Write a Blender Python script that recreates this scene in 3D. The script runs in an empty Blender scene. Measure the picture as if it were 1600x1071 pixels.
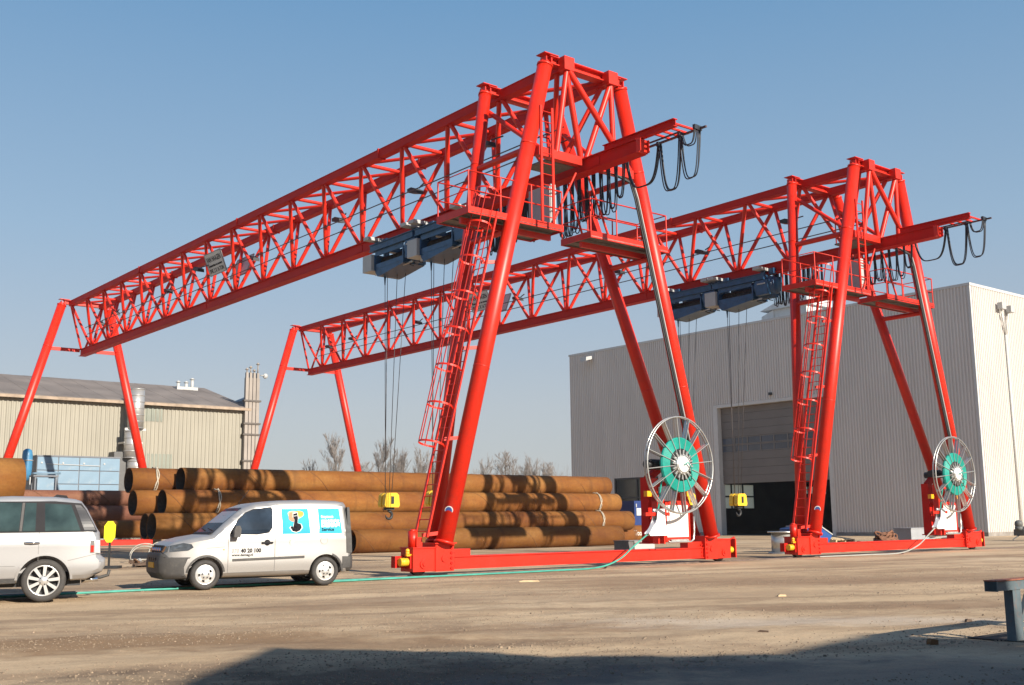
import bpy, bmesh, math, random
from mathutils import Vector, Matrix, noise
from math import sin, cos, pi, radians
random.seed(7)
sc = bpy.context.scene
col = sc.collection

# ------------------------------------------------------------------ camera
CAM_H = 1.325
cam_d = bpy.data.cameras.new('camera')
cam = bpy.data.objects.new('camera', cam_d)
col.objects.link(cam)
cam_d.sensor_width = 36.0
cam_d.lens = 36.0 * 1726.8 / 1600.0
cam_d.clip_start = 0.1
cam_d.clip_end = 6000
cam.matrix_world = Matrix.Translation((0, 0, CAM_H)) @ Matrix.Rotation(pi/2 + 0.160, 4, 'X') @ Matrix.Rotation(-0.011, 4, 'Z')
sc.camera = cam

# ------------------------------------------------------------------ light
SUN_AZ = radians(42.0)      # from behind the camera towards the right
SUN_EL = radians(25.0)
sun_dir = Vector((sin(SUN_AZ)*cos(SUN_EL), -cos(SUN_AZ)*cos(SUN_EL), sin(SUN_EL)))
world = bpy.data.worlds.new('World')
sc.world = world
world.use_nodes = True
wn = world.node_tree.nodes
wl = world.node_tree.links
for n in list(wn): wn.remove(n)
wo = wn.new('ShaderNodeOutputWorld')
wb = wn.new('ShaderNodeBackground')
sky = wn.new('ShaderNodeTexSky')
sky.sky_type = 'NISHITA'
sky.sun_disc = False
sky.sun_elevation = SUN_EL
sky.sun_rotation = pi - SUN_AZ
sky.altitude = 0
sky.air_density = 1.0
sky.dust_density = 1.0
sky.ozone_density = 1.0
wb.inputs['Strength'].default_value = 0.065
# low haze: the same pale band all the way round the horizon
wg = wn.new('ShaderNodeTexCoord'); wsx = wn.new('ShaderNodeSeparateXYZ'); wl.new(wg.outputs['Generated'], wsx.inputs[0])
wr = wn.new('ShaderNodeValToRGB')
e_ = wr.color_ramp.elements
e_[0].position = 0.0; e_[0].color = (.455, .470, .495, 1); e_[1].position = 1.0; e_[1].color = (.08, .17, .36, 1)
for p_, c_ in ((.10, (.435, .470, .520)), (.25, (.295, .430, .580)), (.45, (.148, .318, .535)), (.65, (.12, .25, .47))):
    q_ = e_.new(p_); q_.color = (*c_, 1)
wl.new(wsx.outputs['Z'], wr.inputs['Fac'])
wv = wn.new('ShaderNodeMixRGB'); wv.blend_type = 'MULTIPLY'; wv.inputs[0].default_value = 1; wv.inputs[2].default_value = (10, 10, 10, 1)
wl.new(wr.outputs[0], wv.inputs[1])
wm = wn.new('ShaderNodeMixRGB'); wm.inputs[0].default_value = .8
wl.new(sky.outputs[0], wm.inputs[1]); wl.new(wv.outputs[0], wm.inputs[2]); wl.new(wm.outputs[0], wb.inputs[0])
wl.new(wb.outputs[0], wo.inputs[0])
sun_l = bpy.data.lights.new('sun', 'SUN')
sun_l.energy = 4.8
sun_l.angle = radians(0.55)
sun_l.color = (1.0, 0.91, 0.78)
sun = bpy.data.objects.new('sun', sun_l)
col.objects.link(sun)
sun.rotation_euler = sun_dir.to_track_quat('Z', 'Y').to_euler()
sun.location = (20, -30, 40)
sc.view_settings.view_transform = 'Standard'
sc.view_settings.look = 'None'
sc.view_settings.gamma = 1
sc.view_settings.use_curve_mapping = False
sc.view_settings.exposure = 0.80

# ------------------------------------------------------------------ yard frame: t along the crane rails, s along the span
TH = 0.684
RV = Vector((cos(TH), sin(TH), 0)); SV = Vector((-sin(TH), cos(TH), 0))
B0 = Vector((-1.937, 28.217, 0))
def W(t, s, z=0.0):
    v = B0 + RV*t + SV*s
    return Vector((v.x, v.y, z))

# ------------------------------------------------------------------ materials
MATS = {}
def new_mat(name):
    m = bpy.data.materials.new(name); m.use_nodes = True
    nt = m.node_tree
    return m, nt, nt.nodes, nt.links, nt.nodes['Principled BSDF']
def rgb(c): return (c[0], c[1], c[2], 1)
def simple(name, c, rough=0.5, metal=0.0, var=0.12, scale=3.0, bump=0.0, spec=0.5, coat=0.0, dirt=None, dirt_amt=0.0):
    """plain paint / plastic / metal with slight tonal variation and optional grime"""
    if name in MATS: return MATS[name]
    m, nt, N, L, bs = new_mat(name)
    tc = N.new('ShaderNodeTexCoord')
    nz = N.new('ShaderNodeTexNoise'); nz.inputs['Scale'].default_value = scale; nz.inputs['Detail'].default_value = 6
    L.new(tc.outputs['Object'], nz.inputs['Vector'])
    rp = N.new('ShaderNodeValToRGB')
    rp.color_ramp.elements[0].position = 0.3; rp.color_ramp.elements[1].position = 0.7
    rp.color_ramp.elements[0].color = rgb([x*(1-var) for x in c]); rp.color_ramp.elements[1].color = rgb([min(1, x*(1+var)) for x in c])
    L.new(nz.outputs['Fac'], rp.inputs['Fac'])
    out = rp.outputs['Color']
    if dirt:
        n2 = N.new('ShaderNodeTexNoise'); n2.inputs['Scale'].default_value = scale*2.7; n2.inputs['Detail'].default_value = 9; n2.inputs['Roughness'].default_value = .7
        L.new(tc.outputs['Object'], n2.inputs['Vector'])
        r2 = N.new('ShaderNodeValToRGB'); r2.color_ramp.elements[0].position = .52; r2.color_ramp.elements[1].position = .75
        L.new(n2.outputs['Fac'], r2.inputs['Fac'])
        mu = N.new('ShaderNodeMath'); mu.operation = 'MULTIPLY'; mu.inputs[1].default_value = dirt_amt
        L.new(r2.outputs['Color'], mu.inputs[0])
        mx = N.new('ShaderNodeMixRGB'); mx.inputs['Color2'].default_value = rgb(dirt)
        L.new(mu.outputs[0], mx.inputs['Fac']); L.new(out, mx.inputs['Color1'])
        out = mx.outputs['Color']
    L.new(out, bs.inputs['Base Color'])
    bs.inputs['Roughness'].default_value = rough
    bs.inputs['Metallic'].default_value = metal
    bs.inputs['Specular IOR Level'].default_value = spec
    if coat:
        bs.inputs['Coat Weight'].default_value = coat; bs.inputs['Coat Roughness'].default_value = .06 if coat > .3 else .22
    if bump:
        bp = N.new('ShaderNodeBump'); bp.inputs['Strength'].default_value = bump; bp.inputs['Distance'].default_value = .02
        n3 = N.new('ShaderNodeTexNoise'); n3.inputs['Scale'].default_value = scale*6; n3.inputs['Detail'].default_value = 5
        L.new(tc.outputs['Object'], n3.inputs['Vector']); L.new(n3.outputs['Fac'], bp.inputs['Height'])
        L.new(bp.outputs['Normal'], bs.inputs['Normal'])
    MATS[name] = m
    return m
RED = simple('red_paint', (0.58, 0.018, 0.005), .42, spec=.45, var=.14, scale=1.1, dirt=(.24, .03, .018), dirt_amt=.5, bump=.05)
REDD = simple('red_paint_shaded', (0.50, 0.013, 0.007), .6, spec=.2, var=.10, scale=1.1, dirt=(.26, .03, .02), dirt_amt=.4, bump=.03)  # darker copy of the red paint, the girders' shade put into its colour
GALV = simple('galvanised_steel', (.50, .50, .48), .35, metal=.75, var=.15, scale=5)
GRATE = simple('grating', (.16, .15, .14), .7, var=.2, scale=8)
BLACK = simple('black_rubber', (.018, .019, .021), .55, var=.2, scale=6)
CABLE = simple('festoon_rubber', (.020, .026, .036), .45, var=.2, scale=6)
WIRE = simple('steel_wire', (.10, .09, .09), .5, metal=.5, var=.2)
HBLUE = simple('hoist_blue', (.020, .072, .16), .34, var=.3, scale=3, dirt=(.015, .02, .03), dirt_amt=.5)
DRUM = simple('drum_grease', (.055, .040, .030), .45, var=.4, scale=14, bump=.3)
LGREY = simple('light_grey_box', (.40, .405, .40), .5, var=.06, scale=2)
WHITE = simple('white_panel', (.80, .78, .73), .45, var=.03, scale=2)
OFFW = simple('sign_board_white', (.58, .58, .56), .7, var=.05)
YEL = simple('hook_yellow', (.80, .50, .03), .4, var=.12, scale=4, dirt=(.2, .12, .03), dirt_amt=.5)
YEL2 = simple('signal_yellow', (.85, .78, .02), .45, var=.05)
AMBER = simple('amber_plastic', (.85, .38, .02), .25, var=.1)
TEAL = simple('teal_cable', (.012, .31, .25), .45, var=.12, scale=8)
TEALF = simple('teal_cable_faded', (.05, .30, .235), .5, var=.2, scale=4)
GREYC = simple('grey_sheath', (.33, .33, .30), .5, var=.1)
INK = simple('black_print', (.02, .02, .025), .9, var=.02, spec=.03)
INKG = simple('grey_print', (.30, .30, .30), .8, var=.02)

# ------------------------------------------------------------------ mesh building
class MB:
    def __init__(s): s.v = []; s.f = []; s.sm = []
    def add(s, vs, fs, smooth=False, M=None):
        b = len(s.v)
        if M is not None: vs = [M @ Vector(p) for p in vs]
        s.v += [tuple(p) for p in vs]
        for f in fs: s.f.append(tuple(i+b for i in f)); s.sm.append(smooth)
    def box(s, x0, x1, y0, y1, z0, z1, M=None):
        s.add([(x0,y0,z0),(x1,y0,z0),(x1,y1,z0),(x0,y1,z0),(x0,y0,z1),(x1,y0,z1),(x1,y1,z1),(x0,y1,z1)],
              [(0,3,2,1),(4,5,6,7),(0,1,5,4),(1,2,6,5),(2,3,7,6),(3,0,4,7)], False, M)
    def bar(s, p, q, w, h=None, up=(0,0,1)):
        """rectangular bar from p to q, w across, h along up"""
        h = w if h is None else h
        p = Vector(p); q = Vector(q); d = (q-p); Ln = d.length; d.normalize()
        u = Vector(up); side = d.cross(u)
        if side.length < 1e-4: side = d.cross(Vector((1,0,0)))
        side.normalize(); u = side.cross(d)
        vs = []
        for o in (p, q):
            for a, b in ((-1,-1),(1,-1),(1,1),(-1,1)): vs.append(o + side*a*w/2 + u*b*h/2)
        s.add(vs, [(0,1,2,3),(7,6,5,4),(0,4,5,1),(1,5,6,2),(2,6,7,3),(3,7,4,0)])
    def cyl(s, p, q, r0, r1=None, n=12, caps=True):
        r1 = r0 if r1 is None else r1
        p = Vector(p); q = Vector(q); d = (q-p).normalized()
        a = d.orthogonal().normalized(); b = d.cross(a)
        vs = []
        for o, r in ((p, r0), (q, r1)):
            for i in range(n):
                t = 2*pi*i/n; vs.append(o + a*cos(t)*r + b*sin(t)*r)
        s.add(vs, [(i, (i+1)%n, n+(i+1)%n, n+i) for i in range(n)], True)
        if caps:
            s.add(vs[:n], [tuple(range(n-1,-1,-1))]); s.add(vs[n:], [tuple(range(n))])
    def tube(s, pts, r, n=6, closed=False, ry=None):
        pts = [Vector(p) for p in pts]; m = len(pts); vs = []
        prev = None
        for i, p in enumerate(pts):
            if closed: d = pts[(i+1)%m]-pts[i-1]
            else: d = pts[min(i+1,m-1)]-pts[max(i-1,0)]
            d.normalize()
            if prev is None: a = d.orthogonal().normalized()
            else:
                a = prev - d*prev.dot(d)
                a = a.normalized() if a.length > 1e-5 else d.orthogonal().normalized()
            prev = a; b = d.cross(a)
            rr = r[i] if isinstance(r, (list, tuple)) else r
            for k in range(n):
                t = 2*pi*k/n; vs.append(p + a*cos(t)*rr + b*sin(t)*rr)
        fs = []
        for i in range(m if closed else m-1):
            j = (i+1) % m
            for k in range(n): fs.append((i*n+k, i*n+(k+1)%n, j*n+(k+1)%n, j*n+k))
        s.add(vs, fs, True)
        if not closed: s.add(vs[:n], [tuple(range(n-1,-1,-1))]); s.add(vs[-n:], [tuple(range(n))])
    def prism(s, poly, axis, a0, a1, M=None):
        """poly of 2D points extruded along axis 'x','y' or 'z' from a0 to a1"""
        n = len(poly)
        def P(p, a):
            return {'x': (a, p[0], p[1]), 'y': (p[0], a, p[1]), 'z': (p[0], p[1], a)}[axis]
        vs = [P(p, a0) for p in poly] + [P(p, a1) for p in poly]
        s.add(vs, [tuple(range(n)), tuple(range(2*n-1, n-1, -1))] + [(i, n+i, n+(i+1)%n, (i+1)%n) for i in range(n)], False, M)
    def lathe(s, prof, n=24, M=None, smooth=True):
        """profile (r, y) revolved round the local y axis"""
        vs = []
        for r, y in prof:
            for k in range(n):
                t = 2*pi*k/n; vs.append((r*cos(t), y, r*sin(t)))
        fs = []
        for i in range(len(prof)-1):
            for k in range(n): fs.append((i*n+k, (i+1)*n+k, (i+1)*n+(k+1)%n, i*n+(k+1)%n))
        s.add(vs, fs, smooth, M)
    def sphere(s, c, r, n=10, M=None):
        prof = []
        vs = []; fs = []
        m = n//2
        for i in range(m+1):
            a = pi*i/m
            for k in range(n):
                t = 2*pi*k/n; vs.append((c[0]+r*sin(a)*cos(t), c[1]+r*sin(a)*sin(t), c[2]+r*cos(a)))
        for i in range(m):
            for k in range(n): fs.append((i*n+k, (i+1)*n+k, (i+1)*n+(k+1)%n, i*n+(k+1)%n))
        s.add(vs, fs, True, M)
    def mesh(s, name, mat):
        me = bpy.data.meshes.new(name)
        me.from_pydata(s.v, [], s.f)
        me.polygons.foreach_set('use_smooth', s.sm)
        if mat: me.materials.append(mat)
        bm = bmesh.new(); bm.from_mesh(me)
        bmesh.ops.remove_doubles(bm, verts=bm.verts, dist=1e-5)
        bmesh.ops.recalc_face_normals(bm, faces=bm.faces)
        bm.to_mesh(me); bm.free()
        return me
    def build(s, name, mat, parent=None):
        return link(name, s.mesh(name, mat), parent)
def link(name, data, parent=None, M=None):
    o = bpy.data.objects.new(name, data); col.objects.link(o)
    if parent: o.parent = parent
    if M is not None: o.matrix_local = M
    return o
def tag(o, label=None, cat=None, group=None, kind=None):
    if label: o['label'] = label
    if cat: o['category'] = cat
    if group: o['group'] = group
    if kind: o['kind'] = kind
    return o
def thing(name, label, cat, loc=(0,0,0), rz=0.0, group=None):
    o = bpy.data.objects.new(name, None); col.objects.link(o)
    o.empty_display_size = .3
    o.location = loc; o.rotation_euler = (0, 0, rz)
    return tag(o, label, cat, group)
def kids(o): return [c for c in bpy.data.objects if c.parent == o]
def copy_tree(o, parent=None, index=None):
    if index is None:
        index = {}
        for c in bpy.data.objects:
            if c.parent: index.setdefault(c.parent.name, []).append(c)
    c = o.copy(); col.objects.link(c)
    if parent: c.parent = parent
    for ch in index.get(o.name, []): copy_tree(ch, c, index)
    return c
_unit = {}
def member(name, p, q, r, mat, parent, n=10, h=None):
    """one straight member as its own object, sharing unit mesh data (round, or boxed when h is given)"""
    key = (mat.name, n if h is None else 'box')
    if key not in _unit:
        b = MB()
        if h is None: b.cyl((0,0,0), (0,0,1), 1, 1, n)
        else: b.box(-.5,.5,-.5,.5,0,1)
        _unit[key] = b.mesh(name, mat)
    p = Vector(p); q = Vector(q); d = q-p
    z = d.normalized(); up = Vector((0,0,1))
    y = up - z*up.dot(z)
    if y.length < 1e-4: y = Vector((0,1,0))
    y.normalize(); x = y.cross(z)
    Rm = Matrix((x, y, z)).transposed().to_4x4()
    S = Matrix.Diagonal((r, r if h is None else h, d.length, 1))
    return link(name, _unit[key], parent, Matrix.Translation(p) @ Rm @ S)
def text_mesh(txt, size, bold=0.0, align='LEFT', spacing=1.0):
    """lettering as thin solid geometry in the XY plane"""
    cu = bpy.data.curves.new('lettering', 'FONT')
    cu.body = txt; cu.size = size; cu.extrude = .002; cu.offset = bold; cu.align_x = align; cu.resolution_u = 2
    cu.space_character = spacing
    ob = bpy.data.objects.new('lettering', cu); col.objects.link(ob)
    dg = bpy.context.evaluated_depsgraph_get()
    me = bpy.data.meshes.new_from_object(ob.evaluated_get(dg))
    bpy.data.objects.remove(ob); bpy.data.curves.remove(cu)
    return me
def lettering(name, txt, size, mat, parent, M, bold=0.0, align='LEFT', width=None):
    me = text_mesh(txt, size, bold, align)
    if width:
        xs = [v.co.x for v in me.vertices]; k = width/(max(xs)-min(xs))
        for v in me.vertices: v.co.x *= k
    for v in me.vertices: v.co = M @ v.co
    me.materials.clear(); me.materials.append(mat)
    return link(name, me, parent)

# ================================================================== GROUND
PATCHES = [((-4.4, 13.1), (4.2, 1.1), .10, (.235, .145, .080), .85), ((-1.2, 12.6), (2.6, .5), .05, (.22, .145, .09), .7),
           ((6.5, 24.6), (8.5, 2.2), .12, (.25, .165, .105), .6), ((5.4, 17.2), (3.4, .8), .10, (.23, .150, .095), .8), ((1.0, 20.0), (6.0, .9), .10, (.30, .215, .145), .5),
           ((-.9, 10.0), (3.2, 1.3), .15, (.085, .062, .048), .85), ((3.2, 9.7), (3.6, 1.5), -.05, (.15, .135, .12), .7), ((3.8, 14.9), (3.2, .7), .0, (.56, .47, .37), .6),  # the two dark soil tones are painted in to deepen the foreground shadow
           ((0, 17.2), (15, .26), .13, (.29, .205, .130), .6), ((.1, 18.8), (15, .26), .13, (.29, .205, .130), .6), ((2, 26.6), (18, .30), .36, (.30, .215, .145), .6), ((1.6, 28.4), (18, .30), .36, (.30, .215, .145), .6), ((-12, 24), (7, 2.5), .4, (.24, .17, .115), .6), ((-7, 33), (6, 2), .6, (.25, .19, .14), .5)]
def ground_material():
    m, nt, N, L, bs = new_mat('yard_dirt')
    tc = N.new('ShaderNodeTexCoord')
    mp = N.new('ShaderNodeMapping'); mp.inputs['Rotation'].default_value = (0, 0, -0.30)
    L.new(tc.outputs['Object'], mp.inputs['Vector'])
    def nz(scale, det, rough, vec=None, sc3=None):
        n = N.new('ShaderNodeTexNoise'); n.inputs['Scale'].default_value = scale; n.inputs['Detail'].default_value = det; n.inputs['Roughness'].default_value = rough
        if sc3:
            mm = N.new('ShaderNodeMapping'); mm.inputs['Scale'].default_value = sc3
            L.new(mp.outputs[0], mm.inputs['Vector']); L.new(mm.outputs[0], n.inputs['Vector'])
        else: L.new(tc.outputs['Object'], n.inputs['Vector'])
        return n
    def ramp(src, stops):
        r = N.new('ShaderNodeValToRGB'); e = r.color_ramp.elements
        while len(e) > 1: e.remove(e[0])
        e[0].position = stops[0][0]; e[0].color = rgb(stops[0][1])
        for p, c in stops[1:]:
            q = e.new(p); q.color = rgb(c)
        L.new(src, r.inputs['Fac']); return r
    def mix(f, a, b, typ='MIX'):
        x = N.new('ShaderNodeMixRGB'); x.blend_type = typ
        if isinstance(f, float): x.inputs['Fac'].default_value = f
        else: L.new(f, x.inputs['Fac'])
        for i, s_ in ((1, a), (2, b)):
            if isinstance(s_, tuple): x.inputs[i].default_value = rgb(s_)
            else: L.new(s_, x.inputs[i])
        return x.outputs[0]
    big = nz(.09, 5, .6)
    streak = nz(1.0, 8, .68, sc3=(.13, .42, 1))      # wheel-swept bands along the yard
    fine = nz(1.0, 9, .78, sc3=(.7, 2.6, 1))
    grit = nz(55, 5, .8)
    blot = nz(.45, 9, .72)
    base = ramp(big.outputs['Fac'], [(.30, (.43, .310, .190)), (.52, (.53, .395, .255)), (.72, (.57, .45, .31))]).outputs[0]
    sf = ramp(streak.outputs['Fac'], [(.46, (0,0,0)), (.66, (1,1,1))]).outputs[0]
    c1 = mix(sf, base, (.255, .170, .107))
    sf2 = ramp(fine.outputs['Fac'], [(.48, (0,0,0)), (.75, (1,1,1))]).outputs[0]
    fm = N.new('ShaderNodeMath'); fm.operation = 'MULTIPLY'; fm.inputs[1].default_value = .34; L.new(sf2, fm.inputs[0])
    c2 = mix(fm.outputs[0], c1, (.29, .215, .155))
    bf = ramp(blot.outputs['Fac'], [(.52, (0,0,0)), (.68, (1,1,1))]).outputs[0]
    bm_ = N.new('ShaderNodeMath'); bm_.operation = 'MULTIPLY'; bm_.inputs[1].default_value = .75; L.new(bf, bm_.inputs[0])
    c3 = mix(bm_.outputs[0], c2, (.255, .175, .115))
    # patches of other soil: damp brown earth, dark soil tone that deepens the foreground shadow, pale dust, each with a ragged edge
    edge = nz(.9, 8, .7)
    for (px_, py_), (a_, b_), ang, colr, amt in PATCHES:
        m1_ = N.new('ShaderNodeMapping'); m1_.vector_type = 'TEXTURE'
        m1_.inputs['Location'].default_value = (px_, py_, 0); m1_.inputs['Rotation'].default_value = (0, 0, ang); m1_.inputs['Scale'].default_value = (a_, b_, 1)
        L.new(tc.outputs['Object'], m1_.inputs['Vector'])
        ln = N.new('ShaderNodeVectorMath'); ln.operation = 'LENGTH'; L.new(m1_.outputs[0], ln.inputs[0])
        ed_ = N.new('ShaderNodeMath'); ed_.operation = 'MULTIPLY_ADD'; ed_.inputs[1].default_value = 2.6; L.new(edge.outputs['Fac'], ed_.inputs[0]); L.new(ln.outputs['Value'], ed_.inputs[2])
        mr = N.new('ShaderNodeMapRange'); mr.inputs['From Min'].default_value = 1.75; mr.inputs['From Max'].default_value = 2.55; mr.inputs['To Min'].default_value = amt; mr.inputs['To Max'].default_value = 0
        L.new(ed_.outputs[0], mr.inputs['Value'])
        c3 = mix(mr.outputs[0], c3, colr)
    vor = N.new('ShaderNodeTexVoronoi'); vor.inputs['Scale'].default_value = 26; L.new(tc.outputs['Object'], vor.inputs['Vector'])
    vr = ramp(vor.outputs['Distance'], [(.0, (1.12,1.1,1.06)), (.35, (1,1,1)), (.6, (.74,.72,.70))]).outputs[0]
    vm = N.new('ShaderNodeMath'); vm.operation = 'MULTIPLY'; vm.inputs[1].default_value = .8; L.new(sf2, vm.inputs[0])
    c3 = mix(vm.outputs[0], c3, mix(1.0, c3, vr, 'MULTIPLY'))
    gr = ramp(grit.outputs['Fac'], [(.28, (.60,.60,.60)), (.5, (1,1,1)), (.72, (1.25,1.22,1.18))]).outputs[0]
    c4 = mix(.8, c3, gr, 'MULTIPLY')
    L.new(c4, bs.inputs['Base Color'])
    bs.inputs['Roughness'].default_value = .95
    bs.inputs['Specular IOR Level'].default_value = .15
    bp = N.new('ShaderNodeBump'); bp.inputs['Strength'].default_value = .55; bp.inputs['Distance'].default_value = .03
    b1 = nz(9, 8, .75)
    ad = N.new('ShaderNodeMath'); ad.operation = 'ADD'
    L.new(b1.outputs['Fac'], ad.inputs[0])
    g2 = N.new('ShaderNodeMath'); g2.operation = 'MULTIPLY'; g2.inputs[1].default_value = .35; L.new(grit.outputs['Fac'], g2.inputs[0])
    L.new(g2.outputs[0], ad.inputs[1])
    L.new(ad.outputs[0], bp.inputs['Height']); L.new(bp.outputs[0], bs.inputs['Normal'])
    return m
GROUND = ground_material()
def ground_z(x, y):
    """slow ruts and lumps, a few centimetres, dying out away from the foreground"""
    d = math.hypot(x, y-14)
    k = max(0.0, 1 - d/26)
    if k <= 0: return 0.0
    a = -0.52
    u = x*cos(a) - y*sin(a); v = x*sin(a) + y*cos(a)
    n1 = noise.noise(Vector((u*.16, v*1.1, 0)))
    n2 = noise.noise(Vector((x*1.3, y*1.3, 4)))
    n3 = noise.noise(Vector((x*4.1, y*4.1, 9)))
    n4 = noise.noise(Vector((x*11, y*11, 2)))
    return k*(n1*.030 + n2*.018 + n3*.010 + n4*.006) - .02*k
def axis(lo, hi, step, far):
    a = []; x = lo
    while x <= hi: a.append(x); x += step
    g = step*1.35; x = lo; left = []
    while x > -far: x = max(-far, x-g); g *= 1.35; left.append(x)
    g = step*1.35; x = a[-1]; right = []
    while x < far: x = min(far, x+g); g *= 1.35; right.append(x)
    return left[::-1] + a + right
gx = axis(-15, 16, .095, 440); gy = axis(7, 32, .095, 440)
gv = [(x, y, ground_z(x, y)) for y in gy for x in gx]
nx = len(gx)
gf = [(j*nx+i, j*nx+i+1, (j+1)*nx+i+1, (j+1)*nx+i) for j in range(len(gy)-1) for i in range(nx-1)]
gm = bpy.data.meshes.new('yard_ground'); gm.from_pydata(gv, [], gf)
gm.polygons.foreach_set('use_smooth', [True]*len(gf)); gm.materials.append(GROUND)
tag(link('yard_ground', gm), kind='structure')

# crane rails: a steel head standing 30 mm proud of the dirt along both bases
RAIL = simple('rail_steel', (.22, .16, .13), .45, metal=.5, var=.3, scale=6)
for s0 in (0.0, 43.9):
    b = MB()
    b.box(-40, 75, -.045, .045, -.05, .035); b.box(-40, 75, -.11, .11, -.08, .012)
    o = b.build('crane_rail', RAIL); o.location = W(0, s0, 0); o.rotation_euler = (0,0,TH)
    tag(o, kind='structure')

# thin spring haze over the whole yard
hz = MB(); hz.box(-480, 480, -480, 480, -1.2, 19.2)
hm = bpy.data.materials.new('haze_air'); hm.use_nodes = True
for n in list(hm.node_tree.nodes):
    if n.type != 'OUTPUT_MATERIAL': hm.node_tree.nodes.remove(n)
hv = hm.node_tree.nodes.new('ShaderNodeVolumePrincipled')
hv.inputs['Color'].default_value = (.93, .95, 1, 1); hv.inputs['Density'].default_value = .0002; hv.inputs['Anisotropy'].default_value = .2
hm.node_tree.links.new(hv.outputs[0], [n for n in hm.node_tree.nodes if n.type == 'OUTPUT_MATERIAL'][0].inputs['Volume'])
tag(hz.build('haze', hm), kind='stuff')

# ================================================================== GREY HALL
def corrugated_material(name, c, rough, streak):
    m, nt, N, L, bs = new_mat(name)
    tc = N.new('ShaderNodeTexCoord'); mp = N.new('ShaderNodeMapping'); mp.inputs['Scale'].default_value = (1.2, 1.2, .07)
    L.new(tc.outputs['Object'], mp.inputs['Vector'])
    n1 = N.new('ShaderNodeTexNoise'); n1.inputs['Scale'].default_value = 1.4; n1.inputs['Detail'].default_value = 6
    L.new(mp.outputs[0], n1.inputs['Vector'])
    n2 = N.new('ShaderNodeTexNoise'); n2.inputs['Scale'].default_value = .25; n2.inputs['Detail'].default_value = 5
    L.new(tc.outputs['Object'], n2.inputs['Vector'])
    a = N.new('ShaderNodeMath'); a.operation = 'ADD'; L.new(n1.outputs['Fac'], a.inputs[0]); L.new(n2.outputs['Fac'], a.inputs[1])
    r = N.new('ShaderNodeValToRGB'); r.color_ramp.elements[0].position = .35; r.color_ramp.elements[1].position = .65
    a2 = N.new('ShaderNodeMath'); a2.operation = 'MULTIPLY'; a2.inputs[1].default_value = .5; L.new(a.outputs[0], a2.inputs[0])
    r.color_ramp.elements[0].color = rgb([x*(1-streak) for x in c]); r.color_ramp.elements[1].color = rgb([x*(1+streak*.5) for x in c])
    L.new(a2.outputs[0], r.inputs['Fac']); L.new(r.outputs[0], bs.inputs['Base Color'])
    bs.inputs['Roughness'].default_value = rough
    return m
HALLM = corrugated_material('hall_cladding', (.62, .585, .55), .5, .07)
OLDM = corrugated_material('old_cladding', (.285, .265, .215), .6, .14)
def corrugated(length, z0, z1, pitch, depth):
    """trapezoid sheet in the local y-z plane, ribs standing out to -x, y from 0 to length"""
    b = MB(); pts = []
    n = max(1, round(length/pitch)); p = length/n
    for i in range(n):
        y = i*p
        pts += [(0, y), (0, y+p*.42), (-depth, y+p*.54), (-depth, y+p*.88)]
    pts.append((0, length))
    vs = [(x, y, z0) for x, y in pts] + [(x, y, z1) for x, y in pts]
    k = len(pts)
    b.add(vs, [(i, i+1, k+i+1, k+i) for i in range(k-1)])
    return b
HT = 16.74
hall = thing('grey_hall', 'tall grey corrugated steel hall with half open door and sunlit white end wall', 'building', W(53.32, 13.8), TH)
def clad(y0, y1, z0, z1):
    o = corrugated(y1-y0, z0, z1, .235, .08).build('wall_cladding', HALLM, hall); o.location = (0, y0, 0); return o
clad(.12, 11.45, .25, HT-.15); clad(11.45, 22.6, 10.45, HT-.15); clad(22.6, 28.9, .25, HT-.15); clad(28.9, 34.2, 4.95, HT-.15); clad(34.2, 39.9, .25, HT-.15)
o = corrugated(46, .25, HT-.15, .235, .08).build('wall_cladding', HALLM, hall)
o.matrix_local = Matrix(((0, 1, 0, .12), (1, 0, 0, 0), (0, 0, 1, 0), (0, 0, 0, 1)))
TRIM = simple('hall_trim', (.50, .50, .49), .5, var=.05)
PLINTH = simple('plinth_concrete', (.24, .22, .20), .9, var=.25, scale=2, bump=.3)
b = MB()
b.box(-.09, .25, -.10, 40.0, HT-.15, HT+.03); b.box(.25, 46.2, -.10, .25, HT-.15, HT+.03)
b.box(-.07, .12, -.07, .12, .25, HT-.15)
b.build('roof_trim', TRIM, hall)
b = MB()
b.box(-.05, .3, -.05, 11.4, -.1, .25); b.box(-.05, .3, 22.65, 28.9, -.1, .25); b.box(-.05, .3, 34.2, 40, -.1, .25); b.box(.3, 46.2, -.05, .3, -.1, .25)
b.build('plinth', PLINTH, hall)
ROOFM = simple('flat_roof', (.20, .20, .20), .8, var=.2)
b = MB(); b.box(.25, 46.0, .25, 39.8, HT-.3, HT-.2); b.build('roof', ROOFM, hall)
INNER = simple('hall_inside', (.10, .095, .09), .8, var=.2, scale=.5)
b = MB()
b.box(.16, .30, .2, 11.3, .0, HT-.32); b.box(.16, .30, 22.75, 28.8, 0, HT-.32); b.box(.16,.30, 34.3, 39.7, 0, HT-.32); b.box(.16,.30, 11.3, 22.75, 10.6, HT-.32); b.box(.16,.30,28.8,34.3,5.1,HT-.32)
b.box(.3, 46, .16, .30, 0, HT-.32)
FX = 45.8
b.box(FX, FX+.2, .3, 39.5, 0, HT-.32)
wins = [(20.3, 25.9, 2.3, 4.9), (33.7, 38.9, 3.9, 4.85)]      # two window openings in the end wall
EY = 39.5
b.box(.3, FX, EY, EY+.2, 4.9, HT-.32); b.box(.3, FX, EY, EY+.2, 0, 2.3); b.box(33.7, 38.9, EY, EY+.2, 2.3, 3.9)
for a, c in ((.3, 20.3), (25.9, 33.7), (38.9, FX)): b.box(a, c, EY, EY+.2, 2.3, 4.9)
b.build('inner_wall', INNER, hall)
FLOORM = simple('hall_floor', (.12, .11, .10), .7, var=.2)
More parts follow.
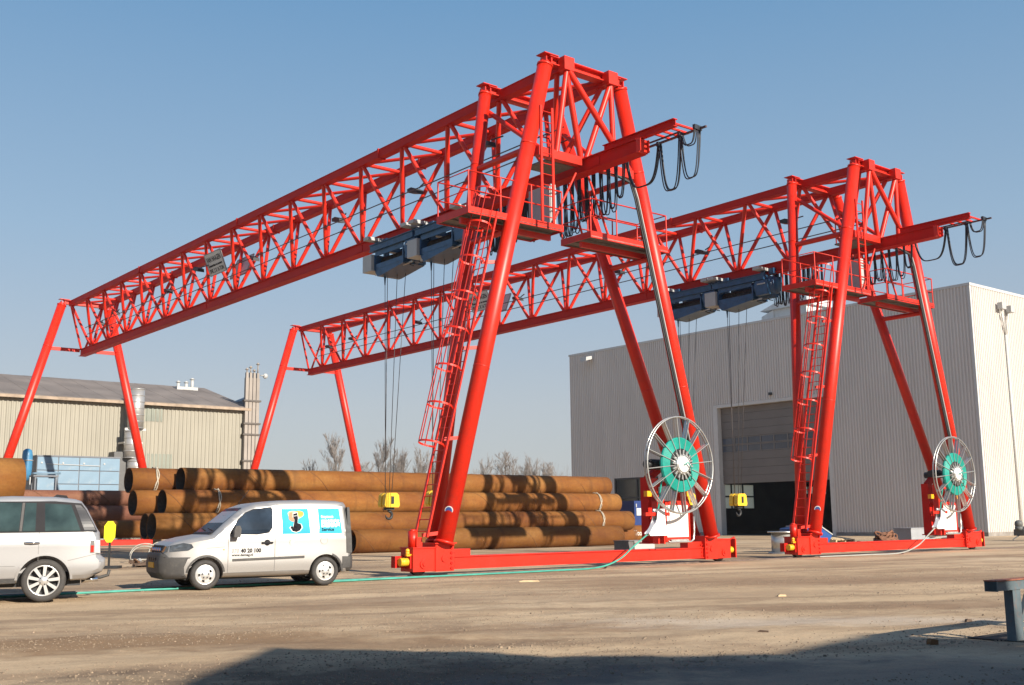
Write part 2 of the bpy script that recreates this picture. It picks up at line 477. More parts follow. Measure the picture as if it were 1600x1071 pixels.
b = MB(); b.box(.05, FX, .3, 39.5, -.05, .012); b.build('floor', FLOORM, hall)
def translucent(name, c):
    m, nt, N, L, bs = new_mat(name)
    tr = N.new('ShaderNodeBsdfTranslucent'); tr.inputs['Color'].default_value = rgb(c)
    L.new(tr.outputs[0], N['Material Output'].inputs['Surface']); return m
FROST = translucent('frosted_pane', (.95, .86, .70))
FRAME = simple('window_frame_dark', (.035, .035, .038), .5, var=.1)
def far_window(x0, x1, z0, z1, nc, nr):
    f = MB()
    for i in range(nc+1):
        x = x0+(x1-x0)*i/nc; f.box(x-.09, x+.09, EY-.03, EY+.09, z0, z1)
    for j in range(nr+1):
        z = z0+(z1-z0)*j/nr; f.box(x0, x1, EY-.02, EY+.08, z-.07, z+.07)
    fo = f.build('window', FRAME, hall)
    for i in range(nc):
        for j in range(nr):
            g = MB(); g.box(x0+(x1-x0)*i/nc+.09, x0+(x1-x0)*(i+1)/nc-.09, EY+.03, EY+.05, z0+(z1-z0)*j/nr+.07, z0+(z1-z0)*(j+1)/nr-.07)
            g.build('pane', FROST, fo)
far_window(*wins[0], 3, 2); far_window(*wins[1], 3, 1)
# door frame and sectional door, half raised
JAMB = simple('door_jamb', (.56, .55, .53), .5, var=.05)
b = MB()
b.box(-.06, .55, 22.15, 22.6, 0, 10.45); b.box(-.06, .55, 11.45, 11.75, 0, 10.45); b.box(-.06, .55, 11.75, 22.15, 10.2, 10.45)
b.build('door_frame', JAMB, hall)
DOORM = simple('sectional_door', (.155, .138, .128), .5, var=.10, scale=.6)
PANEM = simple('door_pane', (.07, .085, .115), .15, var=.3, scale=.8)
dz = .62; z = 4.08; k = 0
while z < 10.15:
    z1 = min(z+dz-.010, 10.19)
    d = MB()
    glazed = 6.0 < z < 7.3
    if not glazed:
        d.box(.40, .46, 11.75, 22.15, z, z1)
        d.box(.392, .40, 11.75, 22.15, z+.02, z1-.02)
        d.build('door_section', DOORM, hall)
    else:
        ncol = 8; wcol = 10.4/ncol
        d.box(.40, .46, 11.75, 22.15, z, z+.07); d.box(.40, .46, 11.75, 22.15, z1-.07, z1)
        for i in range(ncol+1): d.box(.395, .46, max(11.75, 11.75+i*wcol-.06), min(22.15, 11.75+i*wcol+.06), z+.07, z1-.07)
        so = d.build('door_section', DOORM, hall)
        for i in range(ncol):
            g = MB(); g.box(.43, .445, 11.81+i*wcol, 11.69+(i+1)*wcol, z+.07, z1-.07); g.build('pane', PANEM, so)
    z += dz
# things standing in the dark hall
b = MB()
for yy in (17.0, 18.2): b.bar((10, yy, .0), (10.3, yy+.5, 2.6), .1)
b.box(9.2, 10.8, 13.2, 15.6, 0, 1.2)
o = b.build('inner_fitting', INNER, hall)
# office window of large dark panes
GLASSD = simple('office_glass', (.035, .042, .045), .08, var=.3, scale=.5, spec=.6)
f = MB()
for y in (28.9, 31.5, 34.2): f.box(-.04, .14, y-.07, y+.07, 0, 4.95)
for z_ in (.08, 3.2, 4.88): f.box(-.03, .13, 28.9, 34.2, z_-.07, z_+.07)
fo = f.build('office_window', FRAME, hall)
for a, c in ((28.97, 31.43), (31.57, 34.13)):
    for z0, z1 in ((.15, 3.13), (3.27, 4.81)):
        g = MB(); g.box(.05, .07, a, c, z0, z1); g.build('pane', GLASSD, fo)
# floodlight, camera and downpipe
b = MB(); b.box(-.8, -.05, 36.86, 36.96, 15.95, 16.0); b.prism([(-1.1, 15.75), (-.35, 15.95), (-.35, 16.25), (-1.05, 16.1)], 'y', 36.5, 37.3)
b.build('floodlight', LGREY, hall)
b = MB(); b.box(-.3, -.05, 16.55, 16.75, 10.75, 10.95); b.build('security_camera', FRAME, hall)
PIPEW = simple('downpipe', (.55, .55, .53), .5, var=.05)
b = MB(); b.cyl((4.2, -.16, 0), (4.2, -.16, 13.6), .10, n=10); b.cyl((4.2,-.16,13.6), (3.6,-.25,15.4), .06, n=8); b.cyl((4.2,-.16,13.6), (4.6,-.3,15.3), .06, n=8)
b.build('downpipe', PIPEW, hall)
b = MB(); b.box(3.25, 3.8, -.55, -.2, 15.3, 15.75); b.box(4.45, 5.0, -.55, -.2, 15.2, 15.65); b.build('lamp_head', LGREY, hall)
# roof ventilator
b = MB()
b.box(2.2, 5.0, 14.6, 17.7, HT-.2, 18.0)
b.prism([(14.3, 17.9), (18.9, 17.9), (17.2, 18.45), (14.3, 18.45)], 'x', 1.9, 5.2)
b.prism([(17.7, HT), (18.9, HT+.4), (18.9, HT+.75), (17.7, 17.9)], 'x', 2.1, 5.0)
b.build('roof_ventilator', simple('ventilator', (.60, .62, .62), .5, var=.08), hall)

# ================================================================== OLD HALL (left)
old = thing('old_hall', 'cream corrugated industrial hall with brown pitched roof behind the crane legs', 'building', W(28.64, 71.0), TH)
def oldclad(x0, x1, z0, z1, mat=OLDM, name='wall_cladding'):
    o = corrugated(x1-x0, z0, z1, .36, .06).build(name, mat, old)
    o.matrix_local = Matrix(((0, 1, 0, x0), (1, 0, 0, 0), (0, 0, 1, 0), (0, 0, 0, 1))); return o
oldclad(-60, 0, 0, 11.9)
b = MB(); b.prism([(.1, 0), (20, 0), (20, 11.9), (10, 14.6), (.1, 11.9)], 'x', -.12, 0); b.prism([(.1, 0), (20, 0), (20, 11.9), (10, 14.6), (.1, 11.9)], 'x', -60, -59.9)
b.build('gable_wall', OLDM, old)
OROOF = simple('old_roof', (.165, .140, .125), .85, var=.22, scale=.35, dirt=(.23,.18,.15), dirt_amt=.5)
r = MB()
nr = 60
for i in range(nr):           # roof sheets, each laid over the next
    x0 = -60.3 + i*60.6/nr; x1 = x0 + 60.6/nr + .02; dzz = .012*(i % 2)
    r.add([(x0,-.45,11.86+dzz),(x1,-.45,11.86+dzz),(x1,10,14.70+dzz),(x0,10,14.70+dzz),(x0,-.45,11.78+dzz),(x1,-.45,11.78+dzz),(x1,10,14.62+dzz),(x0,10,14.62+dzz)],
          [(0,1,2,3),(7,6,5,4),(0,4,5,1),(1,5,6,2),(2,6,7,3),(3,7,4,0)])
r.add([(-60.3,20.4,11.86),(.3,20.4,11.86),(.3,10,14.70),(-60.3,10,14.70)], [(3,2,1,0)])
ro_ = r.build('roof', OROOF, old)
b = MB(); b.box(-60.3, .3, -.60, -.40, 11.55, 11.78); b.box(-60.3, .3, -.40, -.07, 11.62, 11.70)
b.build('gutter', simple('rusty_gutter', (.30, .23, .17), .8, var=.3, scale=1.5), old)
PATCH = simple('skylight_sheet', (.20, .215, .18), .45, var=.15, scale=.5)
DIRTP = simple('stained_sheet', (.42, .36, .25), .6, var=.25, scale=.6)
for x0, x1, z0, z1, mt in ((-9.4, -7.8, 10.2, 11.5, PATCH), (-9.2, -6.8, 6.0, 7.4, PATCH), (-6.3, -2.8, 5.1, 6.1, simple('louvre_band', (.16,.18,.17), .5)), (-28.5, -25.5, 8.0, 9.4, DIRTP)):
    o = corrugated(x1-x0, z0, z1, .36, .06).build('wall_patch', mt, old)
    o.matrix_local = Matrix(((0, 1, 0, x0), (1, 0, 0, -.025), (0, 0, 1, 0), (0, 0, 0, 1)))
for xx in (-3.0, -2.2, -1.6):
    v = MB(); zt = 14.9 + (.35 if xx == -1.6 else 0)
    v.cyl((xx, 8.5, 14.1), (xx, 8.5, zt), .16, n=8); v.cyl((xx, 8.5, zt), (xx, 8.5, zt+.18), .28, .05, n=8)
    v.build('roof_vent', LGREY, old)
b = MB(); b.box(-3.3, -1.2, 8.0, 9.0, 13.9, 14.45); b.build('roof_housing', LGREY, old)
b = MB(); b.prism([(0.02, 11.9), (1.6, 11.9), (1.6, 13.3), (.02, 12.6)], 'y', .6, 3.5); b.build('roof_hatch', simple('slate_sheet', (.10,.12,.15), .5), old)
# spiral duct on the wall
duct = thing('exhaust_duct', 'fat galvanised exhaust duct standing on the cream hall wall', 'duct', W(17.9, 69.4), TH)
DUCTM = simple('duct_steel', (.42, .41, .40), .4, metal=.55, var=.1, scale=1)
def drum(name, r, z0, z1, x=0.0):
    b = MB(); b.cyl((x,0,z0),(x,0,z1), r, n=24)
    k = z0
    while k <= z1: b.cyl((x,0,k-.03),(x,0,k+.03), r+.03, n=24); k += .55
    return b.build(name, DUCTM, duct)
drum('upper_pipe', .66, 9.4, 12.75); drum('lower_pipe', .62, 6.9, 9.2, -.25); drum('stub_pipe', .75, 5.5, 6.9, .2)
b = MB(); b.box(-.9, .9, -.1, .1, 9.2, 9.4); b.box(-.9, .7, .0, 1.5, 8.1, 8.25); b.build('bracket', DUCTM, duct)
b = MB(); b.box(-1.6, -.6, .2, 1.5, 0, 7.4); b.build('riser', simple('dark_riser', (.10,.10,.10), .6), duct)
# row of flue ducts
flue = thing('flue_stack', 'bundle of tall square flue ducts at the right end of the cream hall', 'flue', W(29.05, 70.6), TH)
FLM = simple('flue_sheet', (.27, .235, .205), .6, var=.18, scale=.5)
for i in range(4):
    b = MB(); x = -.54+i*.36
    b.box(x-.15, x+.15, -.16, .16, 0, 14.6 - .0*i)
    b.box(x-.11, x+.11, -.12, .12, 14.6, 15.1)
    b.build('flue_pipe', FLM, flue)
    h_ = 15.1 + (.3, .55, .2, 1.0)[i]*.8
    c = MB(); c.cyl((x,0,15.1),(x,0,h_), .06, n=8); c.cyl((x,0,h_),(x,0,h_+.2), .19, .04, n=8); c.build('flue_cap', FLM, flue)
for zz in (6.9, 9.3, 10.3, 12.4):
    b = MB(); b.box(-.85, .85, -.25, .22, zz, zz+.16); b.box(-.2, .2, .2, .5, zz, zz+.12); b.build('clamp_frame', simple('clamp_dark', (.09,.075,.065), .6), flue)
b = MB(); b.cyl((.8,0,14.9),(1.25,-.1,14.95), .05, n=6); b.lathe([(0,0),(.24,.1),(.26,.2),(.0,.3)], 10, Matrix.Translation((1.35,-.1,14.9))); b.build('horn', LGREY, flue)
# blue filter cabinet
fil = thing('filter_unit', 'pale blue panelled filter cabinet in front of the cream hall', 'filter unit', W(6.0, 55.0), TH)
FB = simple('filter_blue', (.155, .245, .33), .5, var=.10, scale=.8, dirt=(.30,.34,.36), dirt_amt=.5)
FD = simple('filter_side', (.13, .14, .16), .6)
b = MB(); b.box(0, 5.6, .06, 2.6, .4, 5.96); b.box(-.03, 5.63, 0.0, 2.65, 5.96, 6.06); b.build('body', FD, fil)
pm = None
for i in range(4):
    for j in range(6):
        if pm is None:
            b = MB(); b.box(.03, 1.37, 0, .06, .03, .89); pm = b.mesh('panel', FB)
        o = link('panel', pm, fil, Matrix.Translation((i*1.4, 0, .45+j*.92)))
b = MB()
for i in range(4): b.cyl((.3+i*1.4,-.05,5.55),(.3+i*1.4,.02,5.55), .06, n=8)
b.bar((.6,-.04,5.48),(4.2,-.04,5.40), .04); b.build('latch_bar', LGREY, fil)
tank = thing('blue_tank', 'slim blue upright tank left of the filter cabinet', 'tank', W(5.25, 54.6), TH)
b = MB(); b.lathe([(0,4.3),(.14,4.32),(.30,4.75),(.33,5.1),(.33,6.0),(.28,6.3),(.12,6.42),(0,6.44)], 20, Matrix.Rotation(pi/2, 4, 'X') @ Matrix.Scale(1,4)); b.build('vessel', simple('tank_blue', (.05,.19,.34), .4, var=.1), tank)
b = MB()
for a in (0, 2.1, 4.2): b.bar((.25*cos(a), .25*sin(a), 0), (.25*cos(a), .25*sin(a), 5.2), .06)
b.tube([(.36*cos(a*.5), .36*sin(a*.5), 5.65) for a in range(13)], .03, 5, True)
b.build('stand', LGREY, tank)
rack = thing('valve_rack', 'small grey pipework rack between the blue tank and the filter cabinet', 'rack', W(5.2, 52.5), TH)
b = MB()
for x in (0, 1.3): 
    for y in (0, .8): b.box(x, x+.08, y, y+.08, 0, 4.6)
b.box(-.1, 1.5, -.05, .9, 4.5, 4.6); b.build('frame', FD, rack)
b = MB(); b.box(.2, 1.25, .1, .7, 3.5, 4.4); b.cyl((-.2,.0,4.7),(1.6,.0,4.75), .07, n=8); b.build('valve_box', FB, rack)

# ================================================================== GANTRY CRANES
MT = 5.0225                       # half the wheelbase
def make_crane():
    c = thing('gantry_crane', 'nearer red gantry crane with two blue hoists above the rusty pipes', 'gantry crane', W(MT, 0), TH, 'red gantry cranes on the yard')
    H = 14.40; TW = 1.445; CW = .882; HB = 11.51; TWF = 1.353
    s1, s2 = -.385, 2.475
    def leg(p, q, r, far=False):
        p = Vector(p); q = Vector(q); d = (q-p).normalized()
        b = MB(); b.cyl(p, q - d*.25, r, r, 28)
        k = p.lerp(q, .80)
        b.cyl(k - d*.02, k + d*.02, r+.008, n=28)
        k = p.lerp(q, .33); b.cyl(k - d*.015, k + d*.015, r+.006, n=28)
        lo = b.build('leg', RED, c)
        e = MB(); e.cyl(q - d*.27, q - d*.20, r+.018, n=24)
        for sx in (-.10, .10): e.box(q.x+sx-.02, q.x+sx+.02, q.y-.13, q.y+.13, q.z-.26, q.z+.02)
        e.cyl((q.x-.2, q.y, q.z-.12), (q.x+.2, q.y, q.z-.12), .055, n=10)
        e.build('leg_head', RED, lo)
        if q.y < 1 and p.x < 0 and p.y < 0:
            k = p.lerp(q, .062); nn = Vector((-.80, -.60, -.21)).normalized(); em = MB()
            em.cyl(k+nn*(r-.02), k+nn*(r+.012), .105, n=20); eo = em.build('round_emblem', OFFW, lo)
            em = MB(); em.cyl(k+nn*(r+.012), k+nn*(r+.017), .085, n=20); em.build('emblem_face', simple('emblem_blue', (.03,.07,.25), .6), lo)
        f = MB(); f.cyl(p - d*.02, p + d*.04, r+.045, n=24)
        f.build('foot_flange', RED, lo)
        return lo
    R0 = .218
    for sg in (-1, 1):
        leg((sg*5.02, -.30, .80), (sg*TW, s1, H+.08), R0)
        leg((sg*4.90, .30, .80), (sg*TW, s2, H+.08), R0*.86)
        leg((sg*5.0, 43.86, .80), (sg*TWF, 43.52, H+.06), R0*1.15)
    # transverse head beams (I-section) carried by the legs
    def ibeam(name, p, q, w, h, tf=.03, tw=.02, mat=REDD, parent=c):
        b = MB(); p = Vector(p); q = Vector(q); up = Vector((0,0,1))
        b.bar(p+up*(h/2-tf/2), q+up*(h/2-tf/2), w, tf); b.bar(p-up*(h/2-tf/2), q-up*(h/2-tf/2), w, tf)
        b.bar(p, q, tw, h-2*tf)
        return b.build(name, mat, parent)
    for s, ext in ((s1, TW-.02), (s2, TW-.02), (43.52, TWF-.02)):
        ho = ibeam('head_beam', (-ext, s, H+.03), (ext, s, H+.03), .32, .26, mat=RED)
        for sg in (-1, 1):
            b = MB(); xa, xb = sorted((sg*(ext-.3), sg*(ext+.24))); b.box(xa, xb, s-.19, s+.19, H+.165, H+.19); b.build('cap_plate', RED, ho)
    # chords
    top = []
    for sg in (-1, 1):
        b = MB(); x = sg*CW
        b.box(x-.15, x+.15, -.55, 43.5, 14.475, 14.50); b.box(x-.15, x+.15, -.55, 43.5, 14.20, 14.225); b.box(x-.13, x+.13, -.55, 43.5, 14.225, 14.475)
        o = b.build('top_chord', REDD, c)
        e = MB(); e.box(x-.19, x+.19, -.76, -.48, 14.16, 14.56); e.build('chord_end_box', RED, o)
        for s in (9.3, 20.8, 32.3):
            e = MB(); e.box(x-.17, x+.17, s-.04, s+.04, 14.17, 14.53); e.build('splice_plate', REDD, o)
    b = MB()
    b.box(-.20, .20, -2.64, 43.8, 11.685, 11.715); b.box(-.20, .20, -2.64, 43.8, 11.30, 11.33); b.box(-.12, .12, -2.60, 43.76, 11.33, 11.685)
    bc = b.build('bottom_chord', REDD, c)
    b = MB(); b.box(-.19, .19, -2.72, -2.64, 11.31, 11.705)
    for sx in (-.17, .17): b.box(sx-.015, sx+.015, -2.80, -2.72, 11.33, 11.69)
    b.build('end_plate', RED, bc)
    for s in (-.9, 12.0, 26.0):
        b = MB(); b.box(-.14, .14, s-.22, s+.22, 11.38, 11.63); b.build('splice_plate', REDD, bc)
    # Warren web: two inclined planes meeting on the bottom chord
    n = 16; bay = 43.7/n
    tn = [-.30 + bay*i for i in range(n+1)]
    for i in range(n):
        mid = tn[i] + bay/2
        for sg in (-1, 1):
            member('truss_post', (sg*CW, tn[i]+.09, 14.22), (sg*.06, mid-.10, 11.70), .080, RED, c)
            member('truss_diagonal', (sg*CW, tn[i+1]-.09, 14.22), (sg*.06, mid+.10, 11.70), .076, RED, c)
        member('top_diagonal', (-CW+.1, tn[i+1]-.1, 14.35), (CW-.1, tn[i]+.1, 14.35), .062, RED, c)
    for i in range(1, n): member('top_strut', (-CW+.1, tn[i], 14.35), (CW-.1, tn[i], 14.35), .070, RED, c)
    for i in range(n):
        b = MB(); mid = tn[i]+bay/2; b.box(-.02, .02, mid-.28, mid+.28, 11.715, 11.90); b.build('gusset', REDD, bc)
    # end frame of the truss and ties to the legs
    def legx(z, s=None): return 5.02 - (z-.8)*(5.02-TW)/(H-.92)
    for sg in (-1, 1):
        member('end_post', (sg*CW, -.60, 14.18), (sg*.08, -.30, 11.72), .09, RED, c)
        member('end_diagonal', (sg*CW, -.62, 14.18), (sg*1.15, -.42, 11.72), .085, RED, c)
        b = MB(); b.bar((sg*.22, -.38, 11.62), (sg*(legx(11.62)-.25), -.38, 11.62), .22, .26); b.build('tie_beam', RED, c)
        b = MB(); b.bar((sg*.22, 43.62, 11.62), (sg*(legx(11.62)-.22), 43.62, 11.62), .12, .20); b.build('tie_beam', RED, c)
        member('leg_brace', (sg*legx(11.5), -.35, 11.62), (sg*legx(11.5), 2.0, 11.62), .10, RED, c)
        member('leg_brace', (sg*(legx(13.9)-.05), 2.40, 13.75), (sg*legx(11.7)*.55, -.1, 11.75), .075, RED, c)
        member('leg_brace', (sg*legx(9.2), -.32, 9.2), (sg*legx(9.2), 1.6, 9.2), .09, RED, c)
        member('end_diagonal', (sg*CW, 43.45, 14.2), (sg*.10, 43.70, 11.70), .065, RED, c)
    member('end_diagonal', (-CW+.05, -.66, 14.18), (legx(11.8)-.35, -.46, 11.72), .095, RED, c)
    # landing beside the girder
    b = MB(); b.box(-1.35, -.25, -.20, .75, 11.50, 11.55); b.build('landing_plate', GRATE, c)
    b = MB()
    b.tube([(-1.3,.7,11.55),(-1.3,.7,12.5),(-1.25,.7,12.6),(-.45,.7,12.6),(-.4,.7,12.5),(-.4,.7,11.55)], .024, 6)
    b.build('landing_rail', RED, c)
    # cable-track beam cantilevered from the girder end
    ibeam('track_beam', (.0, -1.2, 11.83), (.0, -3.95, 11.83), .16, .22, .02, .02)
    b = MB()
    for y in (-2.95, -3.25, -3.55, -3.85, -1.6):
        b = MB(); b.bar((.0, y, 11.84), (.95, y, 11.84), .06, .05); b.build('track_bracket', RED, c)
    b = MB(); b.box(.80, .86, -4.3, 5.6, 11.78, 11.83); b.box(.56, .60, -3.6, 4.0, 11.78, 11.82)
    b.build('festoon_track', simple('track_dark', (.08,.04,.04), .5), c)
    # festoon cable loops: narrow bundles, each hanging from the track
    rr = random.Random(3)
    def loop(y0, y1, zt, drop, x):
        b = MB()
        for k, dx in enumerate((-.05, .0, .05)):
            pts = []; dd = drop*(1+rr.uniform(-.04, .04)); lean = rr.uniform(-.05,.05)
            for i in range(25):
                u = i/24.0; a = (u-.5)*2
                z = zt - dd*(1-abs(a)**2.6)
                pts.append((x+dx+lean*(1-a*a), y0+(y1-y0)*(.5+.5*math.copysign(abs(a)**.62, a)), z))
            b.tube(pts, .018, 5)
        b.box(x-.07, x+.07, y0-.04, y0+.04, zt-.05, zt+.08)
        return b.build('festoon_cable', CABLE, c)
    for i in range(9):
        y = -1.15 + i*.32; loop(y, y+.36, 11.76, (1.15,1.45,1.5,1.55,1.4,1.5,1.75,1.85,1.8)[i], .83)
    for i in range(11):
        y = 2.9 + i*.22; loop(y, y+.19, 11.76, 1.55+rr.uniform(-.15,.15), .83)
    loop(-2.55, -1.25, 11.76, 1.05, .83); loop(-3.35, -2.60, 11.78, 1.45, .83); loop(-4.05, -3.38, 11.80, 1.30, .83); loop(-4.1, -3.6, 11.78, .42, .62)
    # hand wires along the girder
    for z, x in ((12.75, -.47), (12.38, -.33)):
        b = MB(); b.tube([(x, y, z) for y in range(0, 44, 2)], .022, 5); b.build('hand_wire', WIRE, c)
    # floodlights
    for s, x in ((3.1, -.95), (8.6, .1), (13.6, -.1), (21.4, .1), (24.9, -.95), (30.4, -.2), (37.8, -.2), (41.5, .2)):
        b = MB()
        M = Matrix.Translation((x, s, 12.95)) @ Matrix.Rotation(radians(18), 4, 'X')
        b.prism([(-.33,-.02),(.28,-.06),(.33,.06),(.1,.15),(-.25,.12)], 'x', -.15, .15, M)
        fo = b.build('floodlight', BLACK, c)
        b = MB(); b.bar((x, s-.25, 13.05), (x+(.25 if x < -.5 else .0), s-.55, 13.15), .04); b.build('lamp_arm', WIRE, fo)
    # name board on each side
    for sg in (-1, 1):
        bd = MB(); M = Matrix.Translation((sg*.66, 23.72, 13.14)) @ Matrix.Rotation(sg*radians(21), 4, 'Y')
        bd.box(-.02, .02, -.82, .82, -.50, .50, M)
        bo = bd.build('name_board', OFFW, c)
        fr = MB()
        for a in (-.50, .50): fr.box(-.03, .03, -.85, .85, a-.02, a+.02, M)
        for a in (-.84, .84): fr.box(-.03, .03, a-.02, a+.02, -.48, .48, M)
        fr.build('board_frame', INKG, bo)
        # lettering reads along -y when seen from -x
        base = M @ Matrix.Translation((sg*.024, 0, 0)) @ Matrix.Rotation(sg*pi/2, 4, 'Z') @ Matrix.Rotation(pi/2, 4, 'X')
        for txt, sz, zz, w in (('VAN HAAGEN', .34, .10, 1.45), ('Kraanverhuur en montage', .15, -.12, 1.40), ('SWL 2 X 16 TON', .27, -.40, 1.45)):
            lettering('board_lettering', txt, sz, INK, bo, base @ Matrix.Translation((0, zz, 0)), .006, 'CENTER', w)
    # base carriages ---------------------------------------------------------
    def carriage(y, near):
        b = MB()
        b.box(-4.72, 4.72, y-.20, y+.20, .17, .44); b.box(-4.72, 4.72, y-.24, y+.24, .44, .465); b.box(-4.72, 4.72, y-.24, y+.24, .145, .17)
        o = b.build('base_beam', RED, c)
        for sg in (-1, 1):
            e = MB()
            e.box(sg*5.40-.48, sg*5.40+.48, y-.26, y+.26, .12, .72) if False else None
            xa, xb = sorted((sg*5.28, sg*5.93)); e.box(xa, xb, y-.27, y+.27, .12, .68); e.box(xa-.02, xb+.02, y-.30, y+.30, .68, .71)
            eo = e.build('wheel_box', RED, c)
            e = MB(); e.cyl((sg*5.62, y-.30, .30), (sg*5.62, y-.27, .30), .11, n=20); e.cyl((sg*5.62, y-.33, .30), (sg*5.62, y-.30, .30), .05, n=12); e.build('axle_cover', RED, eo)
            e = MB(); e.lathe([(0,-.07),(.23,-.07),(.26,-.07),(.26,-.05),(.23,-.04),(.23,.04),(.26,.05),(.26,.07),(0,.07)], 28, Matrix.Translation((sg*5.62, y, .285))); e.build('rail_wheel', WIRE, eo)
            e = MB(); xa, xb = sorted((sg*4.72, sg*5.28)); e.box(xa, xb, y-.30, y+.30, .11, .78); e.box(xa-.05, xb+.05, y-.36, y+.36, .78, .81)
            po = e.build('leg_pedestal', RED, c)
            e = MB(); e.cyl((sg*5.02, y-.33, .42), (sg*5.02, y-.30, .42), .085, n=16); e.build('pin_cover', RED, po)
            for k in range(5):
                member('bolt', (sg*4.80, y-.33, .18+k*.125), (sg*4.80, y-.30, .18+k*.125), .035, REDD, po, 8)
                if k < 4: member('bolt', (sg*4.66, y-.225, .22+k*.11), (sg*4.66, y-.195, .22+k*.11), .025, REDD, po, 8)
            e = MB(); xa, xb = sorted((sg*4.1, sg*4.72)); e.box(xa, xb, y-.16, y+.16, .465, .64); e.build('stiffener_box', RED, c)
            # buffer
            e = MB(); e.box(*sorted((sg*5.93, sg*6.26)), y+.02, y+.20, .22, .50); e.box(*sorted((sg*5.93, sg*5.97)), y-.2, y+.2, .2, .52); e.build('buffer_bracket', REDD, c)
            e = MB(); e.cyl((sg*5.97, y-.08, .36), (sg*6.20, y-.08, .36), .095, n=16)
            for k in range(5): e.cyl((sg*(5.985+k*.045), y-.08, .36), (sg*(6.005+k*.045), y-.08, .36), .102, n=16)
            e.build('rubber_buffer', YEL, c)
            if near and sg < 0:
                e = MB(); e.cyl((sg*5.76, y, .71), (sg*5.76, y, 1.10), .12, n=18); e.cyl((sg*5.76, y, 1.10), (sg*5.76, y, 1.15), .10, .06, n=18); e.box(sg*5.76, sg*5.76+.17, y-.17, y-.10, .72, .95)
                e.build('travel_motor', RED, c)
                e = MB(); e.cyl((sg*6.02, y-.16, .54), (sg*6.02, y-.16, .60), .05, n=12); e.box(sg*6.02-.05, sg*6.02+.12, y-.2, y-.12, .50, .55); e.sphere((sg*6.02, y-.16, .63), .055, 12); e.build('warning_lamp', AMBER, c)
    carriage(0.0, True); carriage(43.86, False)
    b = MB(); b.box(6.24, 6.29, -.2, .2, .12, .70); b.bar((6.27, 0, .68), (6.45, 0, .74), .05); b.build('rail_sweeper', RED, c)
    # service platforms --------------------------------------------------------
    def platform(x0, x1, y0, y1, z, cabinet):
        b = MB(); b.box(x0, x1, y0, y1, z-.04, z)
        for k in range(4): b.box(x0, x1, y0+(y1-y0)*k/3-.03, y0+(y1-y0)*k/3+.03, z-.07, z-.04)
        p = b.build('platform', GRATE, c)
        b = MB()
        b.box(x0-.03, x1+.03, y0-.03, y0, z-.10, z+.09); b.box(x0-.03, x1+.03, y1, y1+.03, z-.10, z+.09); b.box(x0-.03, x0, y0, y1, z-.10, z+.09); b.box(x1, x1+.03, y0, y1, z-.10, z+.09)
        b.build('toe_board', RED, p)
        xs = [x0, x0+(x1-x0)*.33, x0+(x1-x0)*.66, x1]
        for x in xs:
            for y in (y0, y1): member('railing_post', (x, y, z), (x, y, z+1.08), .024, RED, p, 6)
        for zz in (.55, 1.08):
            b = MB(); b.tube([(x0,y0,z+zz),(x1,y0,z+zz),(x1,y1,z+zz),(x0,y1,z+zz)], .021, 6, True); b.build('hand_rail', RED, p)
        if cabinet:
            b = MB(); b.box(x1-.30, x1-.12, y0+.12, y0+1.10, z+.02, z+1.30); b.box(x1-.325, x1-.30, y0+.15, y0+1.07, z+.06, z+1.26)
            b.build('switch_cabinet', LGREY, c)
        return p
    ZP = 9.52
    platform(-4.25, -.92, -.35, 1.05, ZP, True)
    platform(.15, 3.35, -.40, .85, ZP, False)
    for x0, x1 in ((-4.2, -1.0), (.2, 3.3)):
        b = MB(); b.bar((x0, .1, ZP-.2), (x1, .1, ZP-.2), .1, .16); b.build('platform_bearer', RED, c)
    for x, y, xx in ((-1.3, -.3, -.5), (1.0, -.3, .5), (-1.25, .9, -.4), (1.0, .75, .4)):
        member('platform_hanger', (x, y, ZP), (xx*.5, y*.8, 11.32), .035, RED, c, 8)
    # ladders --------------------------------------------------------------------
    def ladder(p, q, wdir, width, cage_dir=None, cage0=.26):
        p = Vector(p); q = Vector(q); wv = Vector(wdir).normalized()*width/2; d = q-p; Ln = d.length; dn = d.normalized()
        b = MB()
        for sg in (-1, 1): b.bar(p+wv*sg, q+wv*sg, .045, .075, up=wv)
        lo = b.build('ladder', RED, c)
        n = int(Ln/.29)
        for i in range(n):
            k = p + dn*(i+.5)*Ln/n
            member('rung', k-wv, k+wv, .014, RED, lo, 6)
        if cage_dir:
            cd = Vector(cage_dir); cd = (cd - dn*cd.dot(dn)).normalized()
            def ring(k):
                return [k + wv.normalized()*(.36*math.sin(a))*-1 + cd*(.30+.31*math.cos(a)) - cd*.0 for a in [radians(-150+300*j/20) for j in range(21)]]
            m_ = 8
            for i in range(m_):
                k = p + d*(cage0 + (1.06-cage0)*i/(m_-1))
                h = MB(); pts = [k-wv*-1] + [] ; rp = ring(k)
                pts = [k + wv] + rp + [k - wv] if (rp[0]-(k+wv)).length < (rp[0]-(k-wv)).length else [k - wv] + rp + [k + wv]
                for a_, b_ in zip(pts[:-1], pts[1:]): h.bar(a_, b_, .012, .05, up=dn)
                h.build('cage_hoop', RED, lo)
            for a in (-100, -50, 0, 50, 100):
                a = radians(a); off = wv.normalized()*(-.36*math.sin(a)) + cd*(.30+.31*math.cos(a))
                h = MB(); h.bar(p+d*cage0+off, p+d*1.06+off, .035, .012, up=cd); h.build('cage_bar', RED, lo)
        return lo
    def lx(z): return -(legx(z))
    ladder((lx(.95)-.62, -.12, .95), (lx(9.6)-.62, -.12, 9.6), (0, 1, 0), .52, (-1, 0, 0))
    b = MB()
    for z in (1.0, 3.4, 5.8, 8.2):
        b = MB(); b.bar((lx(z)-.60, -.12, z), (lx(z)-.12, -.25, z+.05), .05, .09); b.build('ladder_bracket', RED, c)
